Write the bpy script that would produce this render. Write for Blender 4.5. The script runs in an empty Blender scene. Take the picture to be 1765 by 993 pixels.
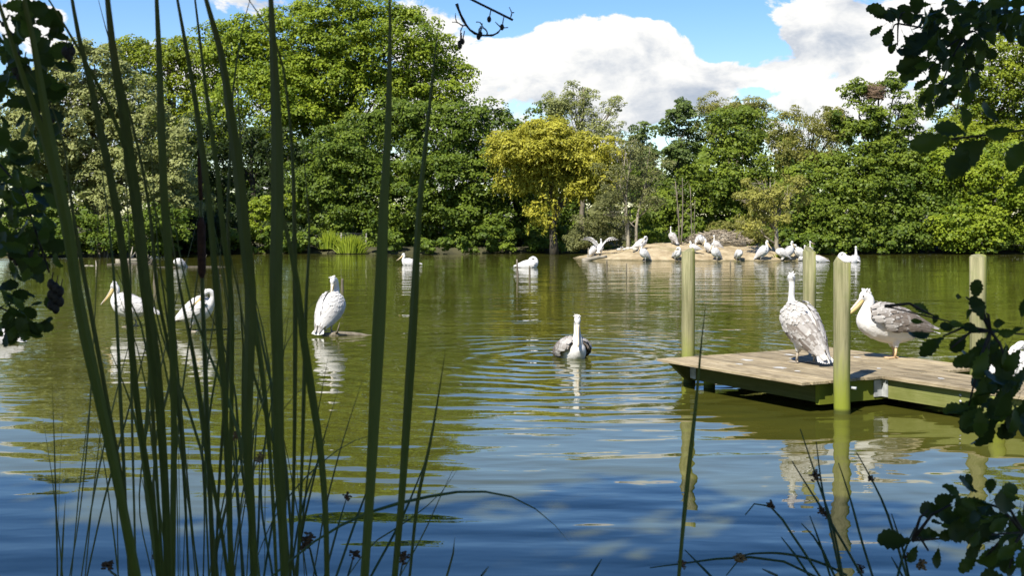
import bpy, math, random
import numpy as np
from mathutils import Vector, Matrix

# ------------------------------------------------------------------ camera, sky, sun, exposure
S = bpy.context.scene
COL = S.collection
F, CX, HY, CH = 2200.0, 882.5, 372.0, 2.34      # focal length in photo pixels, principal column, horizon row, eye height
R = math.radians

cam_d = bpy.data.cameras.new('camera')
cam = bpy.data.objects.new('camera', cam_d); COL.objects.link(cam)
cam.location = (0, 0, CH); cam.rotation_euler = (R(90), 0, 0)
cam_d.sensor_width = 36.0
cam_d.lens = 36.0 * F / 1765.0
cam_d.shift_y = -(496.5 - HY) / 1765.0
cam_d.clip_start = 0.05; cam_d.clip_end = 5000
cam_d.dof.use_dof = True; cam_d.dof.focus_distance = 20.0; cam_d.dof.aperture_fstop = 20.0
S.camera = cam

SUN_EL = 49.0
sun_to = Vector((-0.5 * math.cos(R(SUN_EL)), -0.867 * math.cos(R(SUN_EL)), math.sin(R(SUN_EL)))).normalized()
sd = bpy.data.lights.new('sun', 'SUN'); sd.energy = 5.0; sd.angle = R(0.5); sd.color = (1.0, 0.95, 0.86)
sun = bpy.data.objects.new('sun', sd); COL.objects.link(sun)
sun.rotation_euler = (-sun_to).to_track_quat('-Z', 'Y').to_euler()

S.view_settings.view_transform = 'Standard'; S.view_settings.look = 'None'
S.view_settings.exposure = 0.78; S.view_settings.gamma = 1.0
S.cycles.max_bounces = 6; S.cycles.diffuse_bounces = 2; S.cycles.glossy_bounces = 3
S.cycles.transmission_bounces = 4; S.cycles.caustics_reflective = False; S.cycles.caustics_refractive = False


class NT:
    """small helper to write node trees as expressions"""
    def __init__(s, tree): s.t = tree; s.n = tree.nodes; s.l = tree.links
    def node(s, kind, **kw):
        n = s.n.new(kind)
        for k, v in kw.items(): setattr(n, k, v)
        return n
    def put(s, sock, v):
        if isinstance(v, bpy.types.NodeSocket): s.l.new(v, sock)
        else: sock.default_value = v
    def m(s, op, a, b=0.0, c=0.0):
        n = s.node('ShaderNodeMath', operation=op)
        s.put(n.inputs[0], a); s.put(n.inputs[1], b); s.put(n.inputs[2], c)
        return n.outputs[0]
    def vm(s, op, a, b=(0, 0, 0)):
        n = s.node('ShaderNodeVectorMath', operation=op)
        s.put(n.inputs[0], a); s.put(n.inputs[1], b)
        return n.outputs[0]
    def noise(s, vec, scale, detail=4, rough=0.55, dist=0.0, out='Fac'):
        n = s.node('ShaderNodeTexNoise'); s.put(n.inputs['Vector'], vec)
        n.inputs['Scale'].default_value = scale; n.inputs['Detail'].default_value = detail
        n.inputs['Roughness'].default_value = rough; n.inputs['Distortion'].default_value = dist
        return n.outputs[out]
    def smooth(s, v, a, b, lo=0.0, hi=1.0):
        n = s.node('ShaderNodeMapRange', interpolation_type='SMOOTHSTEP'); s.put(n.inputs[0], v)
        n.inputs[1].default_value = a; n.inputs[2].default_value = b
        n.inputs[3].default_value = lo; n.inputs[4].default_value = hi
        return n.outputs[0]
    def mix(s, f, a, b, mode='MIX'):
        n = s.node('ShaderNodeMix', data_type='RGBA', blend_type=mode)
        s.put(n.inputs[0], f); s.put(n.inputs[6], a if not isinstance(a, tuple) else (*a[:3], 1)); s.put(n.inputs[7], b if not isinstance(b, tuple) else (*b[:3], 1))
        return n.outputs[2]
    def xyz(s, x, y, z):
        n = s.node('ShaderNodeCombineXYZ'); s.put(n.inputs[0], x); s.put(n.inputs[1], y); s.put(n.inputs[2], z)
        return n.outputs[0]
    def sep(s, v):
        n = s.node('ShaderNodeSeparateXYZ'); s.put(n.inputs[0], v); return n.outputs
    def mapping(s, v, scale):
        return s.vm('MULTIPLY', v, scale)


def build_world():
    w = bpy.data.worlds.new('World'); S.world = w; w.use_nodes = True
    t = NT(w.node_tree); t.n.clear()
    sky = t.node('ShaderNodeTexSky', sky_type='NISHITA', sun_disc=False)
    sky.sun_elevation = R(SUN_EL); sky.sun_rotation = R(210)
    sky.air_density = 1.0; sky.dust_density = 0.35; sky.ozone_density = 2.2; sky.altitude = 300
    d = t.node('ShaderNodeTexCoord').outputs['Generated']
    x, y, z = t.sep(d)
    el = t.m('ARCSINE', z); az = t.m('ARCTAN2', x, y)
    # cumulus: turbulence over the directions of the sky, gathered into heaps
    p = t.xyz(t.m('MULTIPLY', az, 1.0), t.m('MULTIPLY', el, 1.55), 0.37)
    def fbm(q): return t.noise(q, 9.5, 8, 0.60)
    warp = t.vm('SUBTRACT', t.noise(p, 9.0, 3, 0.5, out='Color'), (0.5, 0.5, 0.5))
    q = t.vm('ADD', p, t.vm('MULTIPLY', warp, (0.055, 0.055, 0.055)))
    wx, wy, wz = t.sep(q)
    def heap(px, py, rx, ry, a):
        azc, elc = math.atan((px - CX) / F), math.atan((HY - py) / F) * 1.55
        dx = t.m('DIVIDE', t.m('SUBTRACT', wx, azc), rx / F); dy = t.m('DIVIDE', t.m('SUBTRACT', wy, elc), ry * 1.55 / F)
        r2 = t.m('ADD', t.m('MULTIPLY', dx, dx), t.m('MULTIPLY', dy, dy))
        return t.m('MULTIPLY', t.m('POWER', 2.718, t.m('MULTIPLY', r2, -1.0)), a)
    heaps = [(930, 95, 105, 70, .62), (1085, 125, 120, 65, .55), (1120, 75, 60, 38, .35), (1490, 75, 125, 90, .62), (1385, 85, 55, 45, .4),
             (735, 75, 95, 85, .55), (480, 25, 170, 55, .45), (30, 60, 85, 60, .5), (1245, 135, 110, 32, .38), (1400, 185, 50, 20, .3), (1180, 185, 110, 30, .25),
             (215, 30, 70, 60, -.35), (1230, 25, 110, 55, -.5), (860, -10, 55, 50, -.45), (1290, 170, 55, 14, -.25), (1010, -15, 160, 22, -.4)]
    def density(qq):
        f = t.m('MULTIPLY', t.m('SUBTRACT', fbm(qq), 0.5), 1.9)
        return f
    hs = None
    for h in heaps:
        v = heap(*h); hs = v if hs is None else t.m('ADD', hs, v)
    # a general cover that thins out with height, all round the horizon
    cover = t.smooth(el, 0.08, 0.22, -0.06, -0.34)
    dq = density(q)
    d0 = t.m('ADD', t.m('ADD', dq, hs), cover)
    d1 = density(t.vm('ADD', q, (-0.014, 0.028, 0)))
    dif = t.m('SUBTRACT', dq, d1)
    mask = t.smooth(d0, 0.0, 0.085)
    shade = t.m('ADD', t.m('MULTIPLY', dif, 1.6), 0.64)
    low = t.smooth(el, 0.06, 0.14, -0.20, 0.18)
    thick = t.smooth(d0, 0.15, 0.75, 0.10, -0.10)
    lum = t.m('ADD', t.m('ADD', shade, low), thick)
    lum = t.smooth(lum, 0.05, 0.95, 0.0, 1.0)
    ccol = t.mix(lum, (0.46, 0.53, 0.64), (1.04, 1.03, 1.0))
    hsv = t.node('ShaderNodeHueSaturation'); hsv.inputs['Saturation'].default_value = 1.34; hsv.inputs['Hue'].default_value = 0.512; t.l.new(sky.outputs[0], hsv.inputs['Color'])
    bg1 = t.node('ShaderNodeBackground'); t.put(bg1.inputs[0], hsv.outputs[0]); bg1.inputs[1].default_value = 0.10
    bg2 = t.node('ShaderNodeBackground'); t.put(bg2.inputs[0], ccol); bg2.inputs[1].default_value = 0.60
    mx = t.node('ShaderNodeMixShader'); t.put(mx.inputs[0], mask)
    t.l.new(bg1.outputs[0], mx.inputs[1]); t.l.new(bg2.outputs[0], mx.inputs[2])
    out = t.node('ShaderNodeOutputWorld'); t.l.new(mx.outputs[0], out.inputs[0])
    w.cycles.sampling_method = 'MANUAL'; w.cycles.sample_map_resolution = 512
build_world()

# ------------------------------------------------------------------ helpers
def P(px, py, Y):
    """point at distance Y seen at that spot of the photograph"""
    return Vector(((px - CX) * Y / F, Y, CH - (py - HY) * Y / F))

def tag(o, label=None, cat=None, group=None, kind=None):
    if label: o['label'] = label
    if cat: o['category'] = cat
    if group: o['group'] = group
    if kind: o['kind'] = kind
    return o

def thing(name, loc, label, cat, group=None, rz=0.0, scale=1.0):
    o = bpy.data.objects.new(name, None); COL.objects.link(o)
    o.location = loc; o.rotation_euler = (0, 0, rz); o.scale = (scale,) * 3
    o.empty_display_size = 0.1
    return tag(o, label, cat, group)

def part(name, me, parent=None, loc=None):
    o = bpy.data.objects.new(name, me); COL.objects.link(o)
    if parent is not None: o.parent = parent
    if loc is not None: o.location = loc
    return o

def copy_tree(o, parent=None):
    c = o.copy(); COL.objects.link(c); c.parent = parent
    for ch in [k for k in bpy.data.objects if k.parent == o]: copy_tree(ch, c)
    return c

def quads_mesh(name, V, Q, mat, tint=None, smooth=False):
    """fast mesh from numpy: V (n,3), Q (m,4)"""
    me = bpy.data.meshes.new(name)
    V = np.asarray(V, dtype=np.float32); Q = np.asarray(Q, dtype=np.int32)
    me.vertices.add(len(V)); me.vertices.foreach_set('co', V.ravel())
    me.loops.add(Q.size); me.loops.foreach_set('vertex_index', Q.ravel())
    me.polygons.add(len(Q)); k = Q.shape[1]
    me.polygons.foreach_set('loop_start', np.arange(0, Q.size, k, dtype=np.int32))
    me.polygons.foreach_set('loop_total', np.full(len(Q), k, dtype=np.int32))
    me.update(calc_edges=True)
    if smooth: me.polygons.foreach_set('use_smooth', np.ones(len(Q), dtype=bool))
    if tint is not None:
        a = me.attributes.new('tint', 'FLOAT', 'FACE'); a.data.foreach_set('value', np.asarray(tint, dtype=np.float32))
    me.materials.append(mat); me.update()
    return me

class MB:
    """collects shapes; .mesh() turns them into one mesh"""
    def __init__(s): s.v = []; s.f = []; s.t = []
    def add(s, vs, fs, t=0.0):
        b = len(s.v); s.v += [tuple(v) for v in vs]
        for f in fs: s.f.append(tuple(i + b for i in f)); s.t.append(t)
    def tube(s, pts, rad, n=6, t=0.0, flat=1.0, cap=True, up=(0, 0, 1)):
        pts = [Vector(p) for p in pts]; k = len(pts)
        if not hasattr(rad, '__len__'): rad = [rad] * k
        b = len(s.v); ref = Vector(up); a = None
        for i, p in enumerate(pts):
            d = (pts[min(i + 1, k - 1)] - pts[max(i - 1, 0)]).normalized()
            if a is None:
                a = d.cross(ref)
                if a.length < 0.15: a = d.cross(Vector((0, 1, 0)))
            else: a = a - d * a.dot(d)
            a.normalize(); c = a.cross(d).normalized()
            for j in range(n):
                w = 2 * math.pi * j / n
                s.v.append(tuple(p + a * (math.cos(w) * rad[i]) + c * (math.sin(w) * rad[i] * flat)))
        for i in range(k - 1):
            for j in range(n):
                s.f.append((b + i * n + j, b + i * n + (j + 1) % n, b + (i + 1) * n + (j + 1) % n, b + (i + 1) * n + j)); s.t.append(t)
        if cap:
            s.f.append(tuple(b + j for j in reversed(range(n)))); s.t.append(t)
            s.f.append(tuple(b + (k - 1) * n + j for j in range(n))); s.t.append(t)
    def ellipsoid(s, c, r, M=None, nu=12, nv=8, t=0.0):
        b = len(s.v); c = Vector(c)
        for i in range(nv + 1):
            ph = math.pi * i / nv
            for j in range(nu):
                th = 2 * math.pi * j / nu
                q = Vector((r[0] * math.cos(ph), r[1] * math.sin(ph) * math.cos(th), r[2] * math.sin(ph) * math.sin(th)))
                if M: q = M @ q
                s.v.append(tuple(c + q))
        for i in range(nv):
            for j in range(nu):
                s.f.append((b + i * nu + j, b + (i + 1) * nu + j, b + (i + 1) * nu + (j + 1) % nu, b + i * nu + (j + 1) % nu)); s.t.append(t)
    def hexa(s, p, t=0.0):
        """eight corners: bottom four (ccw), top four"""
        s.add(p, [(3, 2, 1, 0), (4, 5, 6, 7), (0, 1, 5, 4), (1, 2, 6, 5), (2, 3, 7, 6), (3, 0, 4, 7)], t)
    def mesh(s, name, mat, smooth=True, base=None):
        me = bpy.data.meshes.new(name)
        v = s.v if base is None else [(a[0] - base[0], a[1] - base[1], a[2] - base[2]) for a in s.v]
        me.from_pydata(v, [], s.f)
        a = me.attributes.new('tint', 'FLOAT', 'FACE'); a.data.foreach_set('value', np.asarray(s.t, dtype=np.float32))
        if smooth: me.polygons.foreach_set('use_smooth', np.ones(len(s.f), dtype=bool))
        me.materials.append(mat); me.update()
        return me

def spline(pts, n):
    """smooth curve through the points, n samples evenly spaced along it"""
    p = np.array([tuple(q) for q in pts], dtype=float); k = len(p)
    h = np.maximum(np.linalg.norm(np.diff(p, axis=0), axis=1), 1e-6); t = np.concatenate([[0], np.cumsum(h)])
    d = np.diff(p, axis=0) / h[:, None]; m = np.empty_like(p); m[0] = d[0]; m[-1] = d[-1]
    for i in range(1, k - 1): m[i] = (d[i - 1] * h[i] + d[i] * h[i - 1]) / (h[i] + h[i - 1])
    out = []
    for u in np.linspace(0, t[-1], n):
        i = min(max(int(np.searchsorted(t, u, side='right')) - 1, 0), k - 2); f = (u - t[i]) / h[i]
        out.append((2 * f ** 3 - 3 * f * f + 1) * p[i] + (f ** 3 - 2 * f * f + f) * h[i] * m[i] + (3 * f * f - 2 * f ** 3) * p[i + 1] + (f ** 3 - f * f) * h[i] * m[i + 1])
    return out

# ------------------------------------------------------------------ materials
def new_mat(name):
    m = bpy.data.materials.new(name); m.use_nodes = True
    t = NT(m.node_tree); b = t.n['Principled BSDF']
    return m, t, b

def attr(t, name='tint'):
    n = t.node('ShaderNodeAttribute'); n.attribute_name = name; return n.outputs['Fac']

def leaf_mat(name, dark, light, trans=0.36, rough=0.5, tip=None):
    m, t, b = new_mat(name)
    f = attr(t)
    col = t.mix(f, dark, light)
    b.inputs['Roughness'].default_value = rough
    b.inputs['Specular IOR Level'].default_value = 0.2
    t.put(b.inputs['Base Color'], col)
    tr = t.node('ShaderNodeBsdfTranslucent'); t.put(tr.inputs[0], t.mix(0.5, col, tuple(min(1, c * 1.3) for c in light)))
    mx = t.node('ShaderNodeMixShader'); mx.inputs[0].default_value = trans
    t.l.new(b.outputs[0], mx.inputs[1]); t.l.new(tr.outputs[0], mx.inputs[2])
    t.l.new(mx.outputs[0], t.n['Material Output'].inputs[0])
    return m

def plain_mat(name, a, b_, scale=6.0, rough=0.8, bump=0.2, stretch=(1, 1, 1), detail=5, spec=0.3, dist=0.01):
    m, t, b = new_mat(name)
    co = t.node('ShaderNodeTexCoord').outputs['Object']
    v = t.mapping(co, stretch)
    n = t.noise(v, scale, detail, 0.6)
    t.put(b.inputs['Base Color'], t.mix(t.smooth(n, 0.3, 0.7), a, b_))
    b.inputs['Roughness'].default_value = rough; b.inputs['Specular IOR Level'].default_value = spec
    if bump:
        bp = t.node('ShaderNodeBump'); bp.inputs['Strength'].default_value = bump; bp.inputs['Distance'].default_value = dist
        t.put(bp.inputs['Height'], t.noise(v, scale * 3, 5, 0.6)); t.l.new(bp.outputs[0], b.inputs['Normal'])
    return m

M = {}
M['plane'] = leaf_mat('leaf_plane', (0.085, 0.14, 0.010), (0.27, 0.33, 0.024))
M['plane_yellow'] = leaf_mat('leaf_plane_yellow', (0.085, 0.13, 0.010), (0.27, 0.31, 0.022))
M['alder'] = leaf_mat('leaf_alder', (0.042, 0.078, 0.010), (0.17, 0.23, 0.024))
M['alder_light'] = leaf_mat('leaf_alder_light', (0.052, 0.09, 0.010), (0.20, 0.255, 0.026))
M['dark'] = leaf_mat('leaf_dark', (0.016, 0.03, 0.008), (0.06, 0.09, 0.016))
M['sallow'] = leaf_mat('leaf_sallow', (0.15, 0.17, 0.045), (0.34, 0.36, 0.13))
M['golden'] = leaf_mat('leaf_golden', (0.20, 0.205, 0.020), (0.46, 0.43, 0.050))
M['olive'] = leaf_mat('leaf_olive', (0.10, 0.11, 0.02), (0.28, 0.27, 0.06))
M['golden_olive'] = leaf_mat('leaf_golden_olive', (0.14, 0.145, 0.025), (0.36, 0.345, 0.075))
M['grey'] = leaf_mat('leaf_grey', (0.085, 0.095, 0.028), (0.24, 0.245, 0.085))
M['ash'] = leaf_mat('leaf_ash', (0.05, 0.085, 0.02), (0.16, 0.21, 0.05))
M['tuft'] = leaf_mat('leaf_tuft', (0.10, 0.15, 0.010), (0.30, 0.36, 0.025))
M['bark'] = plain_mat('bark', (0.10, 0.085, 0.06), (0.21, 0.18, 0.13), 3.0, 0.9, 0.6, (3, 3, 0.7))
M['bark_pale'] = plain_mat('bark_pale', (0.17, 0.145, 0.10), (0.33, 0.29, 0.21), 3.0, 0.9, 0.5, (3, 3, 0.7))
M['bark_dark'] = plain_mat('bark_dark', (0.045, 0.038, 0.028), (0.10, 0.085, 0.06), 6.0, 0.9, 0.5, (3, 3, 0.7))
M['twig'] = plain_mat('twig', (0.035, 0.028, 0.022), (0.075, 0.062, 0.045), 60.0, 0.8, 0.4, dist=0.002)
M['dry'] = plain_mat('dry_stick', (0.20, 0.165, 0.115), (0.38, 0.32, 0.235), 4.0, 0.9, 0.3)
M['driftwood'] = plain_mat('driftwood', (0.16, 0.14, 0.10), (0.34, 0.30, 0.23), 5.0, 0.9, 0.5, (0.6, 3, 3))
M['nest'] = plain_mat('nest_twig', (0.16, 0.105, 0.065), (0.30, 0.21, 0.14), 3.0, 0.9, 0.0)

# ------------------------------------------------------------------ ground and water
def smoothstep(a, b, x):
    t = np.clip((x - a) / (b - a), 0, 1); return t * t * (3 - 2 * t)

def shore(x): return 78.0 + 1.2 * np.sin(x * 0.21) + 0.8 * np.sin(x * 0.53 + 1) - 6.5 * smoothstep(18, 26, -x) - 3.0 * smoothstep(26, 40, x)

def ground_z(x, y):
    near = 0.75 - 0.31 * np.clip(y - 0.8, 0, 4.6)                     # the bank the camera stands on
    far_edge = shore(x)
    far = -0.9 + 1.25 * smoothstep(far_edge - 1.2, far_edge + 3.0, y) + 1.0 * smoothstep(far_edge + 3, far_edge + 40, y)
    side = -0.9 + 1.5 * np.maximum(smoothstep(46, 52, x), smoothstep(46, 52, -x))
    z = np.where(y < 5.4, near, -0.9)
    return np.maximum(np.maximum(z, far), side)

def grid_axis(pts):
    out = []
    for a, b, st in pts: out += list(np.arange(a, b, st))
    return np.array(out + [pts[-1][1]])

gx = grid_axis([(-900, -100, 80), (-100, -40, 4), (-40, 40, 1.0), (40, 100, 4), (100, 900, 80)])
gy = grid_axis([(-300, -20, 40), (-20, 0, 2), (0, 8, 0.3), (8, 68, 3), (68, 92, 0.5), (92, 140, 4), (140, 1500, 80)])
GX, GY = np.meshgrid(gx, gy)
rs = np.random.RandomState(3)
GZ = ground_z(GX, GY) + rs.normal(0, 0.03, GX.shape)
nx, ny = len(gx), len(gy)
ii, jj = np.meshgrid(np.arange(nx - 1), np.arange(ny - 1))
Q = np.stack([jj * nx + ii, jj * nx + ii + 1, (jj + 1) * nx + ii + 1, (jj + 1) * nx + ii], -1).reshape(-1, 4)
M['earth'] = plain_mat('earth', (0.035, 0.034, 0.016), (0.075, 0.07, 0.032), 0.8, 0.95, 0.5, dist=0.05)
g = part('ground', quads_mesh('ground', np.stack([GX, GY, GZ], -1).reshape(-1, 3), Q, M['earth'], smooth=True)); tag(g, kind='structure')

def water_mat():
    m, t, b = new_mat('pond_water')
    pos = t.node('ShaderNodeNewGeometry').outputs['Position']
    x, y, z = t.sep(pos)
    murk = t.noise(pos, 0.25, 4, 0.6)
    t.put(b.inputs['Base Color'], t.mix(t.smooth(murk, 0.3, 0.7), (0.055, 0.057, 0.009), (0.078, 0.078, 0.013)))
    b.inputs['Roughness'].default_value = 0.015; b.inputs['IOR'].default_value = 1.40
    b.inputs['Specular IOR Level'].default_value = 0.5
    def rip(scale, amp, sx, detail=2, ox=0.0):
        v = t.mapping(t.vm('ADD', pos, (ox, ox * 1.7, 0)), (sx, 1.0, 1.0))
        return t.m('MULTIPLY', t.noise(v, scale, detail, 0.5, 0.3), amp)
    gust = t.smooth(t.noise(t.mapping(pos, (0.6, 1.0, 1.0)), 0.16, 3, 0.5), 0.35, 0.68, 0.55, 1.2)
    h = rip(0.55, 0.022, 0.55, 1)
    h = t.m('ADD', h, t.m('MULTIPLY', rip(1.8, 0.0210, 0.36, 0.6, 7.3), gust))
    mid = t.smooth(y, 9.0, 20.0, 0.45, 1.0)
    h = t.m('ADD', h, t.m('MULTIPLY', t.m('MULTIPLY', rip(6.0, 0.0040, 0.45, 1, 13.1), gust), mid))
    far = t.smooth(y, 14.0, 30.0, 0.0, 1.0)
    h = t.m('ADD', h, t.m('MULTIPLY', t.m('MULTIPLY', rip(11.0, 0.0016, 0.7, 2, 3.1), gust), far))
    # rings spreading from the swimming pelican
    def ring(cx, cy, lam, amp, fall, r0):
        dx = t.m('SUBTRACT', x, cx); dy = t.m('SUBTRACT', y, cy)
        r = t.m('SQRT', t.m('ADD', t.m('MULTIPLY', dx, dx), t.m('MULTIPLY', dy, dy)))
        r = t.m('ADD', r, t.m('MULTIPLY', t.noise(pos, 0.7, 2, 0.5), 1.1))
        wv = t.m('SINE', t.m('MULTIPLY', r, 2 * math.pi / lam))
        env = t.m('MULTIPLY', t.m('POWER', 2.718, t.m('DIVIDE', r, -fall)), t.smooth(r, r0 * 0.4, r0))
        return t.m('MULTIPLY', t.m('MULTIPLY', wv, env), amp)
    h = t.m('ADD', h, ring(1.0, 21.1, 0.55, 0.0055, 5.5, 1.2))
    h = t.m('ADD', h, ring(6.6, 11.5, 0.40, 0.0035, 2.2, 0.3))
    bp = t.node('ShaderNodeBump'); bp.inputs['Strength'].default_value = 1.0; bp.inputs['Distance'].default_value = 1.0
    t.put(bp.inputs['Height'], h); t.l.new(bp.outputs[0], b.inputs['Normal'])
    return m
wm = MB(); wm.add([(-60, 2.0, 0), (60, 2.0, 0), (60, 86, 0), (-60, 86, 0)], [(0, 1, 2, 3)])
w = part('water', wm.mesh('water', water_mat(), False)); tag(w, kind='structure')

# ------------------------------------------------------------------ trees
def unit(v): return v / np.maximum(np.linalg.norm(v, axis=-1, keepdims=True), 1e-9)

def leaf_quads(rng, c, n, L, W, droop=None):
    N = len(c)
    r = rng.normal(size=(N, 3))
    if droop is not None: r = np.where(rng.random_sample((N, 1)) < droop, np.array([[0, 0, -1.0]]) + 0.35 * r, r)
    t1 = unit(r - n * np.sum(r * n, -1, keepdims=True)); t2 = np.cross(n, t1)
    L = L[:, None]; W = W[:, None]
    V = np.empty((N, 4, 3))
    V[:, 0] = c - t1 * L * .5; V[:, 1] = c + t2 * W * .5 + n * W * .18; V[:, 2] = c + t1 * L * .5; V[:, 3] = c - t2 * W * .5 + n * W * .18
    return V.reshape(-1, 3), np.arange(N * 4).reshape(-1, 4)

def crown_mesh(seed, lobes, n, mat, leaf=0.22, aspect=0.75, clump=0.62, fill=0.18, cull=0.55, flat=0.7, spread=1.0):
    """leaf clumps spread over and through the lobes; lobes are (centre, radii)"""
    rng = np.random.RandomState(seed)
    vol = np.array([(l[1][0] * l[1][2]) for l in lobes]); vol = vol / vol.sum()
    per = 30; mb_ = 5
    KB = max(5, int(n / per / mb_))
    li = rng.choice(len(lobes), KB, p=vol)
    C0 = np.array([l[0] for l in lobes])[li]; R0 = np.array([l[1] for l in lobes])[li]
    db = unit(rng.normal(size=(KB, 3)) + np.array([0, 0, 0.15]))
    db[:, 1] = np.where((db[:, 1] > 0.15) & (rng.random_sample(KB) < cull), -db[:, 1], db[:, 1])
    rad = np.where(rng.random_sample(KB) < fill, rng.uniform(0.25, 0.75, KB), rng.uniform(0.80, 1.08, KB))
    bc = C0 + db * R0 * rad[:, None] * spread                         # bough centres
    br = clump * rng.uniform(0.8, 1.6, KB)
    btint = np.clip(rng.normal(0.5, 0.17, KB), 0, 1)
    bi = np.repeat(np.arange(KB), mb_); K = len(bi)
    d = unit(rng.normal(size=(K, 3)) + 0.7 * db[bi] + np.array([0, 0, 0.5]))
    cc = bc[bi] + d * br[bi][:, None] * np.array([1.0, 1.0, 0.62]) * rng.uniform(0.7, 1.05, (K, 1))
    cr = clump * 0.72 * rng.uniform(0.6, 1.3, K)
    ctint = np.clip(btint[bi] + rng.normal(0, 0.12, K), 0, 1)
    k = rng.poisson(per * (cr / (clump * 0.72)) ** 1.6)
    idx = np.repeat(np.arange(K), k); N = len(idx)
    e = unit(rng.normal(size=(N, 3)) + 0.55 * d[idx] + np.array([0, 0, 0.45]))
    off = e * cr[idx][:, None] * rng.uniform(0.35, 1.05, (N, 1)) ** 0.6 * np.array([1.15, 1.15, flat])
    c = cc[idx] + off
    nn = unit(0.9 * e + np.array([-0.20, -0.38, 0.55]) + 0.42 * rng.normal(size=(N, 3)))
    L = leaf * rng.uniform(0.6, 1.35, N)
    V, Qd = leaf_quads(rng, c, nn, L, L * aspect)
    tint = np.clip(ctint[idx] + rng.normal(0, 0.16, N), 0, 1)
    return V, Qd, tint

def strand_mesh(seed, lobes, n, leaf=0.24, aspect=0.26, length=(0.7, 2.4), cull=0.6):
    """weeping foliage: hanging strands of narrow leaves"""
    rng = np.random.RandomState(seed)
    vol = np.array([(l[1][0] * l[1][2]) for l in lobes]); vol = vol / vol.sum()
    per = 22; K = max(8, int(n / per))
    li = rng.choice(len(lobes), K, p=vol)
    C0 = np.array([l[0] for l in lobes])[li]; R0 = np.array([l[1] for l in lobes])[li]
    d = unit(rng.normal(size=(K, 3)) + np.array([0, 0, 0.75]))
    d[:, 1] = np.where((d[:, 1] > 0.1) & (rng.random_sample(K) < cull), -d[:, 1], d[:, 1])
    top = C0 + d * R0 * rng.uniform(0.55, 1.05, (K, 1))
    # strands gather in tresses
    G = rng.randint(0, max(4, K // 9), K); gt = rng.normal(0, 1, (K, 3)) * 0.10
    ln = rng.uniform(*length, K) * (0.55 + 0.6 * rng.random_sample(K))
    idx = np.repeat(np.arange(K), per); N = len(idx); s = np.tile(np.linspace(0, 1, per), K)
    out = d.copy(); out[:, 2] = 0
    arch = np.sin(np.minimum(s * 2.2, 1.57))[:, None]
    c = top[idx] + out[idx] * 0.45 * arch + np.array([0, 0, -1.0]) * (s[:, None] ** 1.25) * ln[idx][:, None] + rng.normal(0, 0.05, (N, 3)) + gt[idx]
    nn = unit(out[idx] * 0.8 + np.array([0, -0.35, 0.25]) + 0.6 * rng.normal(size=(N, 3)))
    L = leaf * rng.uniform(0.7, 1.3, N)
    V, Qd = leaf_quads(rng, c, nn, L, L * aspect, droop=0.85)
    rt = np.clip(rng.normal(0.5, 0.22, K), 0, 1)
    tint = np.clip(rt[idx] + rng.normal(0, 0.14, N), 0, 1)
    return V, Qd, tint

def limb_path(rng, a, b, n=7, wob=0.12, sag=0.0):
    a = Vector(a); b = Vector(b); L = (b - a).length
    pts = []
    for i in range(n):
        u = i / (n - 1); p = a.lerp(b, u)
        k = math.sin(math.pi * u) * wob * L
        p += Vector((rng.normal() * k * .4, rng.normal() * k * .4, rng.normal() * k * .25 + sag * L * math.sin(math.pi * u)))
        pts.append(p)
    return pts

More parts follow.
